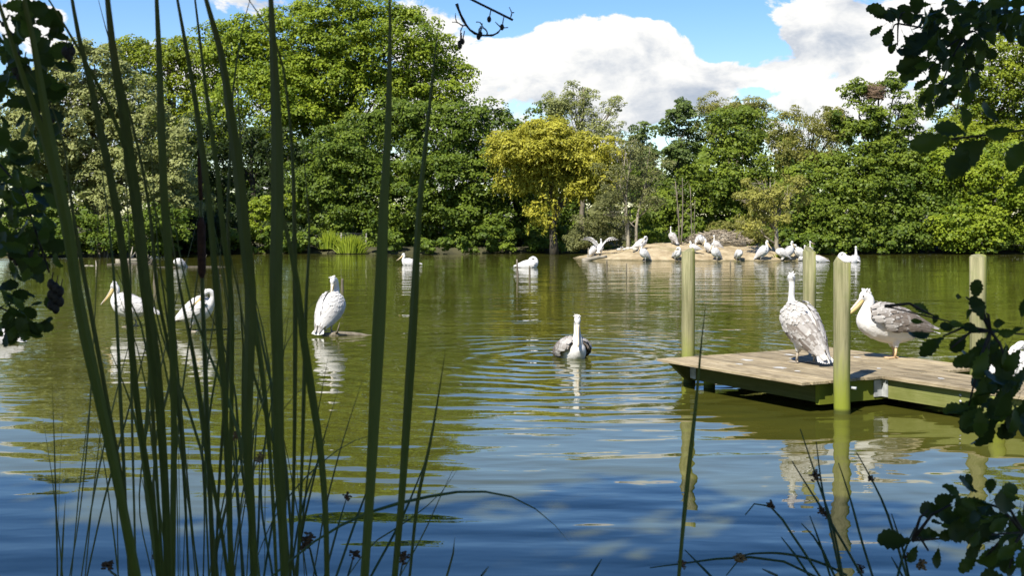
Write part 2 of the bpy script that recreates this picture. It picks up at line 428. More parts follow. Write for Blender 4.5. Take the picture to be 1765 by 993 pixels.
def tree(name, label, kind, base_px, Y, lobes, n, seed, style='clump', base_z=0.3, trunk_r=0.22, limbs=True, bark='bark', group=None,
         leaf=0.22, clump=0.62, stems=1, stem_spread=0.3, twigs=0, fill=0.28, depth=0.9, aspect=0.75, length=(0.7, 2.2), spread=1.0, base_y=None, extra=None):
    k = Y / F
    L3 = []
    rng = np.random.RandomState(seed + 500)
    for (x, y, rx, ry) in lobes:
        c = P(x, y, Y); rd = depth * 0.5 * (rx + ry) * k
        c.y += rng.uniform(-0.5, 0.5) * rd
        L3.append((np.array(c), np.array((rx * k, rd, ry * k))))
    base = Vector(((base_px - CX) * k, base_y if base_y else Y, base_z))
    root = thing(name, base, label, 'tree' if 'shrub' not in name and 'bush' not in name else 'shrub', group)
    if style == 'clump':
        V, Qd, ti = crown_mesh(seed, L3, int(n * 1.9), M[kind], leaf * 0.82, aspect, clump, fill, spread=spread)
    else:
        V, Qd, ti = strand_mesh(seed, L3, int(n * 0.55), leaf * 0.8, 0.30, (length[0] * 0.7, length[1] * 0.7))
        if style == 'mixed':
            V2, Q2, t2 = crown_mesh(seed + 1, L3, int(n * 1.2), M[kind], leaf * 0.72, 0.5, clump, fill)
            Qd = np.vstack([Qd, Q2 + len(V)]); V = np.vstack([V, V2]); ti = np.concatenate([ti, t2])
    V = V[:]; 
    low = V.reshape(-1, 4, 3)[:, :, 2].min(1) > 0.03                      # nothing hangs below the water
    Vq = V.reshape(-1, 4, 3)[low]; ti = np.asarray(ti)[low]
    part('crown', quads_mesh('crown', Vq.reshape(-1, 3) - np.array(base), np.arange(len(Vq) * 4).reshape(-1, 4), M[kind], ti), root)
    mb = MB()
    cen = Vector(np.mean([l[0] for l in L3], 0))
    H = max(l[0][2] + 0.3 * l[1][2] for l in L3)
    for s in range(stems):
        a = 2 * math.pi * s / max(stems, 1) + seed
        off = Vector((math.cos(a), math.sin(a) * 0.6, 0)) * (stem_spread if stems > 1 else 0)
        tip = Vector((cen.x + off.x * 3, cen.y + off.y * 3, H))
        b0 = base + off * 0.5 - Vector((0, 0, 0.5))
        pts = limb_path(rng, b0, tip, 9, 0.035)
        r = trunk_r / math.sqrt(stems)
        mb.tube(pts, [r * (1.25 if i == 0 else 1.0) * (1 - 0.88 * i / 8) for i in range(9)], 8)
        if limbs:
            for li, l in enumerate(L3):
                if stems > 1 and li % stems != s: continue
                st = pts[min(7, max(2, int(8 * (l[0][2] - base.z) / max(0.1, H - base.z) * 0.62)))]
                lp = limb_path(rng, st, Vector(l[0]), 6, 0.08, 0.04)
                mb.tube(lp, [r * 0.42 * (1 - 0.8 * i / 5) for i in range(6)], 5)
                for q in range(4 + twigs):
                    d = Vector(rng.normal(size=3)); d.z = abs(d.z) * 0.6; d.y -= 0.3; d.normalize()
                    e = Vector(l[0]) + Vector((d.x * l[1][0], d.y * l[1][1], d.z * l[1][2])) * 0.95
                    mb.tube(limb_path(rng, lp[rng.randint(2, 6)], e, 4, 0.1), [r * 0.16, r * 0.11, r * 0.07, r * 0.03], 4)
    if extra: extra(mb, rng)
    part('trunk', mb.mesh('trunk', M[bark], base=base), root)
    return root

G_FAR = 'trees along the far bank'
tree('plane_tree', 'tallest broad tree, bright green, rising behind the far bank', 'plane', 560, 98,
     [(590, 60, 95, 58), (500, 85, 85, 58), (680, 90, 90, 62), (430, 115, 75, 65), (560, 150, 115, 80), (650, 190, 100, 60), (470, 205, 100, 80),
      (735, 140, 65, 52), (755, 105, 45, 38), (385, 80, 42, 38), (640, 25, 42, 26), (555, 35, 50, 28), (545, 250, 95, 60), (770, 165, 42, 26), (415, 60, 40, 24), (700, 40, 30, 18)],
     68000, 11, trunk_r=0.5, leaf=0.26, clump=0.8, base_z=1.0)
tree('plane_tree', 'yellowish green tree top behind the pale willow of the far bank', 'plane_yellow', 300, 101,
     [(255, 130, 62, 48), (330, 125, 60, 52), (225, 105, 40, 30), (300, 195, 80, 70), (350, 230, 60, 60), (290, 100, 40, 22)], 15000, 12, trunk_r=0.4, leaf=0.26, clump=0.75, base_z=1.0)
tree('willow_tree', 'pale grey green rounded willow beside the drift logs on far bank', 'sallow', 170, 75,
     [(150, 140, 60, 58), (110, 220, 72, 75), (200, 215, 80, 80), (270, 270, 62, 72), (140, 310, 85, 75), (235, 335, 90, 65), (55, 270, 60, 85), (310, 330, 40, 55), (60, 180, 40, 50), (120, 120, 35, 30)],
     44000, 13, leaf=0.24, clump=0.5, aspect=0.6, fill=0.3, trunk_r=0.3, bark='bark')
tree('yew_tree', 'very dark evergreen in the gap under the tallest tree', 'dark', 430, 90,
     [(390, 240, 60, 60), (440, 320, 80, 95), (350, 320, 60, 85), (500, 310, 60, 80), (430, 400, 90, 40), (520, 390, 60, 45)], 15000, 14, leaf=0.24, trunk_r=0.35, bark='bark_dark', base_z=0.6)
tree('alder_tree', 'dense green alder hanging over water just below the tallest tree', 'alder', 640, 83,
     [(640, 270, 66, 62), (600, 330, 58, 62), (665, 350, 72, 62), (690, 215, 52, 36), (560, 375, 55, 42), (635, 405, 75, 34), (590, 270, 45, 45), (545, 320, 40, 50), (700, 405, 50, 33)], 27000, 15, group=G_FAR, leaf=0.23, clump=0.62)
tree('alder_tree', 'dense dark green alder between the tallest tree and the golden willow', 'alder', 770, 82,
     [(760, 245, 62, 55), (800, 305, 72, 60), (740, 330, 70, 62), (785, 385, 82, 42), (720, 205, 38, 24), (760, 410, 70, 28), (800, 230, 40, 35), (840, 410, 45, 28)], 26000, 16, group=G_FAR, leaf=0.23)
tree('alder_tree', 'dark alder directly behind the golden weeping willow', 'alder', 880, 85,
     [(850, 240, 42, 46), (880, 320, 55, 62), (870, 395, 60, 40), (830, 205, 36, 22), (925, 215, 30, 28), (935, 350, 55, 55), (960, 400, 60, 38), (1000, 360, 50, 50), (920, 415, 50, 22)], 19000, 17, group=G_FAR)
tree('golden_willow', 'golden yellow weeping willow hanging over the far bank', 'golden', 955, 77,
     [(930, 255, 66, 30), (1005, 272, 58, 30), (880, 265, 34, 30), (960, 300, 62, 34), (1040, 300, 30, 28), (900, 305, 40, 22), (1000, 320, 40, 22), (940, 365, 16, 22), (935, 230, 40, 18)], 30000, 18, style='mixed', leaf=0.26, clump=0.5, trunk_r=0.26, length=(0.7, 2.2), bark='bark_dark')
tree('willow_tree', 'open light green willow top with bare branch above the golden willow', 'sallow', 1000, 83,
     [(998, 175, 32, 24), (985, 205, 42, 28), (1035, 212, 32, 20), (1055, 185, 16, 10), (1000, 155, 14, 12), (965, 185, 20, 20), (970, 235, 40, 24), (1040, 240, 30, 20)], 7600, 19, leaf=0.2, clump=0.4, aspect=0.4, twigs=4)
tree('island_shrub', 'low grey green shrub at the left tip of the bird island', 'grey', 1028, 71.5,
     [(1015, 402, 30, 30), (1045, 385, 26, 36), (1065, 412, 24, 20), (1000, 418, 18, 16), (1055, 360, 22, 20)], 8000, 20, leaf=0.15, clump=0.34, aspect=0.45, stems=4, trunk_r=0.10, base_z=0.1)
tree('willow_tree', 'airy willow with several pale stems on the bird island', 'grey', 1086, 69.5,
     [(1090, 275, 32, 36), (1062, 315, 32, 38), (1118, 305, 34, 40), (1092, 340, 45, 32), (1085, 245, 16, 18), (1060, 370, 24, 20), (1125, 350, 26, 24)], 4300, 21, leaf=0.17, clump=0.42, aspect=0.38, stems=3, stem_spread=0.35, trunk_r=0.17, twigs=10, base_z=0.5, fill=0.5, bark='bark_pale')
tree('ash_tree', 'slender young tree with feathery rounded top behind the island', 'ash', 1174, 82,
     [(1170, 202, 22, 20), (1178, 235, 26, 22), (1165, 268, 28, 22), (1150, 225, 14, 14), (1190, 210, 12, 12)], 4200, 22, leaf=0.2, clump=0.4, trunk_r=0.13)
tree('ash_tree', 'small dark pointed tree top left of the slender young tree', 'ash', 1105, 88,
     [(1105, 232, 18, 16), (1100, 262, 26, 24), (1128, 285, 28, 34), (1130, 340, 40, 40)], 4600, 23, leaf=0.22, clump=0.45, trunk_r=0.14)
tree('alder_tree', 'dense mid green alder standing behind the brush pile island', 'alder_light', 1270, 82,
     [(1272, 235, 52, 40), (1290, 300, 62, 52), (1228, 312, 46, 52), (1305, 360, 62, 46), (1200, 360, 48, 48), (1142, 385, 46, 40), (1245, 390, 62, 38), (1165, 330, 34, 42), (1180, 408, 50, 26)], 23000, 24, group=G_FAR)
tree('willow_tree', 'olive green willow top rising above the alder behind the island', 'olive', 1262, 87,
     [(1238, 182, 26, 18), (1285, 190, 34, 18), (1232, 222, 36, 30), (1318, 203, 20, 18), (1270, 210, 40, 26)], 7600, 25, leaf=0.2, clump=0.42, aspect=0.4)
tree('willow_tree', 'yellowish weeping willow between island alder and the tree with nest', 'olive', 1395, 81,
     [(1390, 215, 48, 22), (1358, 245, 34, 26), (1422, 250, 40, 28), (1440, 208, 24, 18), (1385, 275, 45, 24)], 9000, 26, style='mixed', leaf=0.22, clump=0.42, twigs=5)
tree('weeping_willow', 'small weeping willow with dark leaning trunk on the bird island', 'golden_olive', 1345, 67.5,
     [(1318, 318, 30, 16), (1298, 345, 34, 20), (1358, 335, 28, 20), (1330, 365, 44, 18), (1288, 385, 26, 16), (1372, 322, 16, 12)], 3600, 27, style='mixed', leaf=0.2, clump=0.32, trunk_r=0.15, base_z=0.25, length=(0.5, 1.6), bark='bark_pale', twigs=9)
tree('alder_tree', 'tall open alder holding a stick nest in its top', 'alder_light', 1505, 80,
     [(1498, 160, 34, 18), (1478, 200, 38, 26), (1540, 210, 34, 22), (1505, 240, 46, 26), (1562, 172, 26, 9), (1568, 245, 22, 28), (1462, 240, 30, 28), (1530, 280, 50, 30), (1470, 150, 16, 10), (1545, 140, 16, 8)], 11500, 28, leaf=0.21, clump=0.42, trunk_r=0.24)
tree('plane_tree', 'bright yellow green tall tree rising behind the bushy bank alders', 'plane_yellow', 1715, 93,
     [(1720, 130, 62, 52), (1655, 185, 52, 42), (1740, 215, 66, 56), (1685, 250, 66, 46), (1775, 80, 50, 46), (1635, 240, 40, 36), (1830, 150, 70, 70), (1620, 280, 40, 30)], 24000, 29, trunk_r=0.4, leaf=0.26, clump=0.7, base_z=1.0)
tree('alder_tree', 'bushy alder overhanging water right beside the island weeping willow', 'alder_light', 1430, 79,
     [(1422, 325, 44, 42), (1400, 385, 46, 40), (1460, 380, 54, 44), (1472, 310, 42, 40), (1425, 412, 50, 24), (1380, 340, 30, 36)], 16000, 30, group=G_FAR)
tree('alder_tree', 'bushy alder overhanging water below the tree with the nest', 'alder', 1550, 80,
     [(1540, 325, 50, 44), (1505, 300, 30, 26), (1522, 390, 56, 40), (1590, 385, 56, 44), (1582, 310, 44, 40), (1555, 412, 60, 24), (1610, 330, 34, 40)], 18000, 31, group=G_FAR)
tree('alder_tree', 'bushy alder overhanging water beyond the right dock post', 'plane', 1680, 79,
     [(1660, 315, 46, 46), (1625, 290, 34, 26), (1700, 275, 36, 30), (1650, 388, 56, 42), (1720, 380, 64, 48), (1742, 310, 56, 54), (1690, 412, 70, 24), (1790, 370, 50, 60)], 21000, 32, group=G_FAR)
tree('bank_bush', 'leafy dark bush behind the drift logs on the far bank', 'alder', 180, 71.5,
     [(180, 405, 50, 26), (245, 412, 42, 24), (110, 410, 52, 26), (55, 385, 52, 44), (280, 395, 36, 36)], 10500, 33, leaf=0.2, clump=0.45, stems=3, trunk_r=0.12, base_z=0.2)
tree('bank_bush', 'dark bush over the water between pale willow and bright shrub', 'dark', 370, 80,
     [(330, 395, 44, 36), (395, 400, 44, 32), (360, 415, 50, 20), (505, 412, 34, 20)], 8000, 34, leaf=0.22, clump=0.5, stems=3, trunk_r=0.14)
tree('bank_shrub', 'small bright yellow green shrub in front of the dark yew', 'tuft', 458, 80,
     [(455, 365, 24, 20), (478, 348, 16, 10), (452, 395, 26, 22), (432, 380, 14, 12)], 2600, 35, leaf=0.2, clump=0.36, stems=2, trunk_r=0.07)
tree('bank_shrub', 'bright green shrub behind the multi stemmed willow on the island', 'tuft', 1135, 73,
     [(1130, 415, 22, 10), (1115, 405, 12, 12), (1150, 418, 14, 8)], 1300, 36, leaf=0.17, clump=0.3, stems=3, trunk_r=0.05, base_z=0.4)
tree('bank_shrub', 'grey green willow shrub growing out of the brush pile', 'olive', 1268, 71.5,
     [(1262, 408, 26, 14), (1290, 400, 24, 18), (1240, 398, 14, 14), (1310, 412, 20, 12)], 3000, 37, leaf=0.17, clump=0.3, aspect=0.4, stems=4, trunk_r=0.06, base_z=0.5)

def woodland():
    rng = np.random.RandomState(77); lobes = []
    for x in np.arange(-62, 66, 3.0):
        h = 8.5 + 1.5 * math.sin(x * 0.37) + rng.uniform(-1, 1)
        for zz in np.arange(1.2, h, 2.2): lobes.append((np.array((x + rng.uniform(-1, 1), 112 + rng.uniform(-3, 3), zz)), np.array((2.4, 2.0, 1.7))))
    V, Qd, ti = crown_mesh(78, lobes, 60000, M['alder'], leaf=0.70, clump=0.9)
    o = part('woodland', quads_mesh('woodland', V, Qd, M['alder'], ti)); tag(o, 'dense dark wood far behind the bank trees', 'woodland', kind='stuff')
woodland()

def undergrowth():
    rng = np.random.RandomState(90); lobes = []
    for px in np.arange(-20, 1790, 9):
        if 540 < px < 640 : continue
        Y = float(shore(np.array((px - CX) * 78 / F))) + 0.8 + rng.uniform(-0.5, 1.2)
        z = rng.uniform(0.25, 1.1); lobes.append((np.array(((px - CX) * Y / F, Y, z)), np.array((0.6, 0.6, 0.45))))
    V, Qd, ti = crown_mesh(91, lobes, 40000, M['alder'], leaf=0.2, clump=0.35)
    ok = V.reshape(-1, 4, 3)[:, :, 2].min(1) > 0.03; Vq = V.reshape(-1, 4, 3)[ok]
    o = part('undergrowth', quads_mesh('undergrowth', Vq.reshape(-1, 3), np.arange(len(Vq) * 4).reshape(-1, 4), M['alder'], ti[ok])); tag(o, 'low leafy growth along the edge of the far bank', 'undergrowth', kind='stuff')
undergrowth()

# trees on the near bank behind the viewer; their shade lies over reeds, branches and near water
def bank_tree(x, y, H, seed, label):
    rng = np.random.RandomState(seed); L3 = []
    for i in range(13):
        a = rng.uniform(0, 6.283); z = rng.uniform(0.42, 0.90) * H; rr = 3.6 * math.sqrt(max(0.1, 1 - ((z / H - 0.60) / 0.42) ** 2))
        L3.append((np.array((x + math.cos(a) * rr * 0.55, y + math.sin(a) * rr * 0.55, z)), np.array((2.3, 2.3, 1.9))))
    root = thing('bank_tree', (x, y, 0.7), label, 'tree', 'trees on the near bank')
    V, Qd, ti = crown_mesh(seed, L3, 9000, M['alder'], leaf=0.42, clump=0.9, cull=0.0, fill=0.4)
    part('crown', quads_mesh('crown', V - np.array((x, y, 0.7)), Qd, M['alder'], ti), root)
    mb = MB(); pts = limb_path(rng, (x, y, 0.3), (x, y, H * 0.9), 9, 0.03)
    mb.tube(pts, [0.34 * (1 - 0.9 * i / 8) for i in range(9)], 9)
    for l in L3: mb.tube(limb_path(rng, pts[rng.randint(3, 7)], Vector(l[0]), 6, 0.08), [0.12, 0.1, 0.08, 0.06, 0.04, 0.02], 6)
    part('trunk', mb.mesh('trunk', M['bark_dark'], base=(x, y, 0.7)), root)
for i, (x, y, H) in enumerate([(-15.5, -4.5, 17.5), (-10.5, -3.8, 18.5), (-6.0, -5.0, 18.0), (-1.6, -4.2, 17.5), (3.5, -5.2, 18.0), (-4.0, -1.8, 12.0)]):
    bank_tree(x, y, H, 300 + i, ['spreading tree on the near bank behind the viewer, %s' % w for w in
              ('far end of the row', 'second of the row', 'third of the row', 'close behind the reeds', 'by the walkway end', 'lowest of the row')][i])

# ------------------------------------------------------------------ the bird island
ICX, ICY = 10.35, 70.3
def island_z(x, y):
    dx = (x - ICX) / 6.9; dy = (y - ICY) / 4.4
    r = np.sqrt(np.abs(dx) ** 2.4 + np.abs(dy) ** 2.2)
    z = 0.95 * np.clip(1 - r, -0.5, 1) ** 1.0
    z = np.where(r < 1, 1.02 * np.clip(1 - r, 0, 1) ** 0.66, -0.8 * (r - 1))
    lump = 0.05 * np.sin(x * 1.9 + 0.4) * np.sin(y * 1.3) + 0.04 * np.sin(x * 4.1) * np.sin(y * 3.3 + 1)
    return z * (0.88 + 0.12 * np.sin(x * 0.8 + 2.0)) + np.where(r < 1, lump * np.clip((1 - r) * 4, 0, 1), 0)

def on_island(px, py):
    best = None
    for Y in np.arange(64.5, 75, 0.05):
        x = (px - CX) * Y / F; z = max(0.0, float(island_z(x, Y)))
        if HY + F * (CH - z) / Y <= py: return Vector((x, Y, z))
    return Vector(((px - CX) * 68 / F, 68, 0))

def sand_mat():
    m, t, b = new_mat('island_soil')
    pos = t.node('ShaderNodeNewGeometry').outputs['Position']
    x, y, z = t.sep(pos)
    n = t.noise(pos, 1.6, 6, 0.62); n2 = t.noise(pos, 9.0, 4, 0.6)
    c = t.mix(t.smooth(n, 0.32, 0.68), (0.27, 0.205, 0.115), (0.44, 0.36, 0.225))
    c = t.mix(t.smooth(n2, 0.58, 0.75, 0, 0.7), c, (0.42, 0.38, 0.30))
    wet = t.smooth(t.m('ADD', z, t.m('MULTIPLY', n, 0.12)), 0.07, 0.17, 1.0, 0.0)
    c = t.mix(t.m('MULTIPLY', wet, 0.75), c, (0.075, 0.065, 0.03))
    grass = t.m('MULTIPLY', t.smooth(t.noise(pos, 0.9, 3, 0.5), 0.56, 0.70), 0.35)
    c = t.mix(grass, c, (0.15, 0.16, 0.05))
    t.put(b.inputs['Base Color'], c); b.inputs['Roughness'].default_value = 0.95; b.inputs['Specular IOR Level'].default_value = 0.15
    bp = t.node('ShaderNodeBump'); bp.inputs['Strength'].default_value = 0.8; bp.inputs['Distance'].default_value = 0.08
    t.put(bp.inputs['Height'], n2); t.l.new(bp.outputs[0], b.inputs['Normal'])
    return m
ix = np.linspace(ICX - 8.4, ICX + 8.4, 120); iy = np.linspace(ICY - 5.4, ICY + 5.4, 80)
IX, IY = np.meshgrid(ix, iy); rs = np.random.RandomState(5)
IZ = island_z(IX, IY) + rs.normal(0, 0.012, IX.shape)
ii, jj = np.meshgrid(np.arange(119), np.arange(79))
Qi = np.stack([jj * 120 + ii, jj * 120 + ii + 1, (jj + 1) * 120 + ii + 1, (jj + 1) * 120 + ii], -1).reshape(-1, 4)
isl = part('island', quads_mesh('island', np.stack([IX, IY, IZ], -1).reshape(-1, 3), Qi, sand_mat(), smooth=True)); tag(isl, kind='structure')

# brush pile of dry sticks on the island
def brush_pile():
    c = on_island(1240, 424); c.y += 0.6; c.z += 0.12
    root = thing('brush_pile', c, 'long heap of dry grey sticks on top of the bird island', 'brush pile')
    rng = np.random.RandomState(8)
    mb = MB(); mb.ellipsoid((0, 0, -0.05), (1.6, 0.9, 0.50), None, 22, 12)
    mb.v = [(x * (1 + 0.08 * math.sin(7 * y + 3 * x)), y, z * (1 + 0.18 * math.sin(5 * x) + 0.1 * math.sin(9 * y + x)) + 0.16 * math.exp(-((x - 0.2) / 0.8) ** 2)) for x, y, z in mb.v]
    part('core', mb.mesh('core', M['driftwood'], base=None), root)
    st = MB()
    for i in range(620):
        a = rng.uniform(0, 6.283); r = math.sqrt(rng.uniform(0, 1)); x = r * math.cos(a) * 1.75; y = r * math.sin(a) * 0.95
        z = 0.52 * math.sqrt(max(0, 1 - r * r)) + 0.16 * math.exp(-((x - 0.2) / 0.8) ** 2) * (1 - r) + rng.uniform(-0.05, 0.06)
        d = Vector((rng.normal(), rng.normal() * 0.6, rng.normal() * 0.22)).normalized() * rng.uniform(0.15, 0.42)
        p = Vector((x, y, z)); st.tube([p - d, p + Vector(rng.normal(0, 0.02, 3)), p + d], [0.016, 0.02, 0.009], 4)
    o = part('sticks', st.mesh('sticks', M['dry'], False), root); o['kind'] = 'stuff'
brush_pile()

M['stone'] = plain_mat('pale_stone', (0.42, 0.39, 0.33), (0.62, 0.60, 0.54), 5.0, 0.85, 0.5, dist=0.03)
def stone(px, py, r, seed):
    rng = np.random.RandomState(seed); c = on_island(px, py)
    mb = MB(); mb.ellipsoid((0, 0, r * 0.3), (r, r * 0.8, r * 0.65), None, 9, 6)
    mb.v = [(x * (1 + 0.2 * rng.normal() * 0.6), y * (1 + 0.12 * rng.normal()), z) for x, y, z in mb.v]
    o = part('stone', mb.mesh('stone', M['stone'], False)); o.location = c
    tag(o, 'pale stone in the row below the multi stemmed willow', 'stone', 'pale stones on the island')
for i, (px, py) in enumerate([(1072, 428), (1077, 424), (1082, 430), (1088, 429), (1094, 431), (1076, 431), (1099, 430), (1067, 432), (1092, 427)]):
    stone(px, py, 0.10 + 0.05 * ((i * 37) % 5) / 5, 60 + i)

def pole(name, pts, r, label, cat, mat='bark', group=None, knots=0, seed=1, tint=0):
    rng = np.random.RandomState(seed)
    base = Vector(pts[0]); sp = [Vector(p) for p in spline([tuple(p) for p in pts], 9)]
    mb = MB(); mb.tube(sp, [r * (1 - 0.55 * i / 8) * (1 + 0.08 * rng.normal()) for i in range(9)], 7)
    for k in range(knots):
        p = sp[rng.randint(2, 8)]; d = Vector((rng.normal(), rng.normal(), abs(rng.normal()) + 0.4)).normalized() * rng.uniform(0.3, 0.8)
        mb.tube([p, p + d * 0.5, p + d + Vector((0, 0, 0.08))], [r * 0.4, r * 0.28, r * 0.1], 5)
    o = part(name, mb.mesh(name, M[mat], base=base)); o.location = base
    return tag(o, label, cat, group)

def bare(px0, py0, px1, py1, Y, r, label, seed):
    a = on_island(px0, py0); a.z -= 0.1; b = P(px1, py1, a.y)
    m_ = a.lerp(b, 0.5) + Vector((0.06 * math.sin(seed), 0, 0))
    pole('bare_sapling', [a, m_, b], r, label, 'sapling', 'bark', 'bare stems on the island', 5, seed)
bare(1171, 421, 1164, 312, 71, 0.055, 'bare mossy sapling stem right beside the upright standing pelican', 1)
bare(1174, 422, 1176, 306, 71, 0.05, 'straight bare sapling stem close to the mossy one', 2)
bare(1193, 414, 1190, 322, 71, 0.035, 'thin bare sapling left of the brush pile top', 3)
bare(1198, 412, 1198, 345, 71, 0.03, 'shortest thin bare sapling at the brush pile edge', 4)

# logs and sticks in the water
def drift(name, a, b, r, label, seed, knots=2, mat='driftwood', group=None):
    a = Vector(a); b = Vector(b); m_ = a.lerp(b, 0.5) + Vector((0, 0, 0.04))
    return pole(name, [a, m_, b], r, label, 'log', mat, group, knots, seed)
drift('drift_log', P(1004, 451, 66.3) + Vector((0, 0, .02)), P(1046, 442, 66.6), 0.15, 'pale log sloping into water at the left tip of the island', 21, 1)
drift('drift_log', P(148, 462, 60) , P(186, 467, 59.5), 0.16, 'pale peeled log end left of the dark drift logs', 22, 1)
drift('drift_log', P(185, 462, 61), P(282, 458, 62), 0.20, 'dark thick drift log lying below the pale willow', 23, 4, 'bark_dark')
drift('drift_log', P(200, 452, 66), P(262, 448, 67), 0.16, 'grey branched drift log behind the dark one', 24, 6, 'driftwood')
drift('drift_log', P(270, 464, 58), P(390, 461, 58.5), 0.10, 'thin dark log floating towards the open water', 25, 1, 'bark_dark')
drift('sunken_log', P(556, 578, 24.9) + Vector((0, 0, -.01)), P(645, 579, 25.0) + Vector((0, 0, -.02)), 0.07, 'mossy sunken log carrying the preening pelican', 26, 1, 'bark')
drift('sunken_log', P(205, 563, 27.6) + Vector((0, 0, -.06)), P(262, 563, 27.6) + Vector((0, 0, -.07)), 0.08, 'sunken log under the pelican facing left', 27, 0, 'bark_dark')
drift('sunken_log', P(306, 571, 26.4) + Vector((0, 0, -.05)), P(362, 571, 26.4) + Vector((0, 0, -.06)), 0.08, 'sunken log under the pelican behind the reeds', 28, 0, 'bark_dark')
def stake(px, pb, pt, r, label, seed, lean=0.0, mat='bark'):
    Y = F * CH / (pb - HY); a = P(px, pb, Y); a.z = -0.3; b = P(px + lean, pt, Y)
    pole('water_stake', [a, a.lerp(b, 0.5), b], r, label, 'stake', mat, 'stakes standing in the water', 0, seed)
stake(893, 478, 447, 0.06, 'thin leaning stake in open water, left of a pair', 31, -2)
stake(913, 480, 458, 0.055, 'thin upright stake in open water, right of a pair', 32)
stake(590, 502, 480, 0.07, 'short mossy stake behind the preening pelican', 33)
stake(268, 492, 466, 0.12, 'thick mossy stake among the reeds by the left pelicans', 34)
stake(1046, 466, 448, 0.05, 'thin stake in front of the island tip log', 35)
stake(1080, 470, 454, 0.04, 'thin dark stake standing before the sandy island shore', 36)
stake(1259, 459, 450, 0.05, 'short stub in the water before the sandy island', 37)

# fence and grass tufts in the gap of the far bank
def fence():
    M['fence'] = plain_mat('fence_wood', (0.30, 0.28, 0.22), (0.45, 0.42, 0.35), 5, 0.8, 0.2)
    M['wire'] = plain_mat('fence_wire', (0.10, 0.10, 0.09), (0.16, 0.16, 0.14), 5, 0.5, 0.0)
    Y = 80.5; xs = [(px - CX) * Y / F for px in (500, 545, 588, 631)]; base = Vector((xs[0], Y, 0.45))
    root = thing('bank_fence', base, 'low wire fence with pale posts behind the grass tufts', 'fence')
    for x in xs:
        mb = MB(); mb.tube([(x, Y, 0.1), (x, Y, 0.8), (x + 0.01, Y, 1.28)], [0.045, 0.042, 0.04], 7); part('post', mb.mesh('post', M['fence'], base=base), root)
    for k in range(6):
        mb = MB(); z = 0.62 + 0.12 * k; mb.tube([(xs[0], Y - 0.05, z), (xs[1], Y - 0.05, z - .01), (xs[2], Y - .05, z + .005), (xs[3], Y - .05, z)], 0.009, 4); part('wire', mb.mesh('wire', M['wire'], base=base), root)
fence()

def grass_tuft(px, py, Y, w_, h, n, seed, label):
    rng = np.random.RandomState(seed); base = P(px, py, Y); base.z = 0.05 if Y < 78.5 else 0.3
    V = []; Qd = []; ti = []
    for i in range(n):
        x, y = rng.normal(0, w_ * 0.45), rng.normal(0, w_ * 0.3)
        hh = h * rng.uniform(0.5, 1.1) * math.exp(-(x / w_) ** 2 * 0.5); lean = Vector((x * 0.6 + rng.normal() * 0.15 * h, rng.normal() * 0.12 * h, 0))
        p0 = Vector((x, y, 0)); p1 = p0 + lean * 0.4 + Vector((0, 0, hh * 0.6)); p2 = p0 + lean + Vector((0, 0, hh))
        a = Vector((0.03, 0, 0)); b = len(V)
        V += [p0 - a, p0 + a, p1 + a * 0.9, p1 - a * 0.9, p2 + a * 0.15, p2 - a * 0.15]
        Qd += [(b, b + 1, b + 2, b + 3), (b + 3, b + 2, b + 4, b + 5)]; tt = rng.uniform(0.1, 1); ti += [tt * 0.7, tt]
    o = part('grass_tuft', quads_mesh('grass_tuft', [tuple(v) for v in V], Qd, M['tuft'], ti)); o.location = base
    tag(o, label, 'grass', 'bright grass tufts on the far bank')
grass_tuft(568, 437, 78.6, 0.55, 0.95, 240, 1, 'smaller bright grass tuft by the wire fence')
grass_tuft(605, 437, 78.4, 0.75, 1.1, 380, 2, 'larger bright grass tuft by the wire fence')
grass_tuft(570, 428, 80.0, 0.6, 1.2, 160, 3, 'tall grass tuft right behind the smaller bright tuft')
grass_tuft(1345, 447, 66.8, 0.35, 0.35, 80, 4, 'short dry grass at the foot of the island weeping willow')

def stork_nest():
    c = P(1507, 156, 79.2); root = thing('stick_nest', c, 'large brown stick nest in the top of the tall alder', 'nest')
    rng = np.random.RandomState(4); mb = MB()
    for i in range(300):
        a = rng.uniform(0, 6.283); r = 0.62 * rng.uniform(0.5, 1.05); z = rng.uniform(-0.5, 0.35); r *= (1 - 0.55 * max(0, -z))
        p = Vector((r * math.cos(a), r * math.sin(a), z)); d = Vector((-math.sin(a), math.cos(a), rng.normal() * 0.35)).normalized() * rng.uniform(0.2, 0.5) + Vector((rng.normal() * .12, rng.normal() * .12, 0))
        mb.tube([p - d, p, p + d], [0.012, 0.018, 0.008], 4)
    o = part('twigs', mb.mesh('twigs', M['nest'], False), root); o['kind'] = 'stuff'
    mb = MB(); mb.ellipsoid((0, 0, -0.1), (0.5, 0.5, 0.36), None, 12, 8); part('bowl', mb.mesh('bowl', M['nest']), root)
stork_nest()

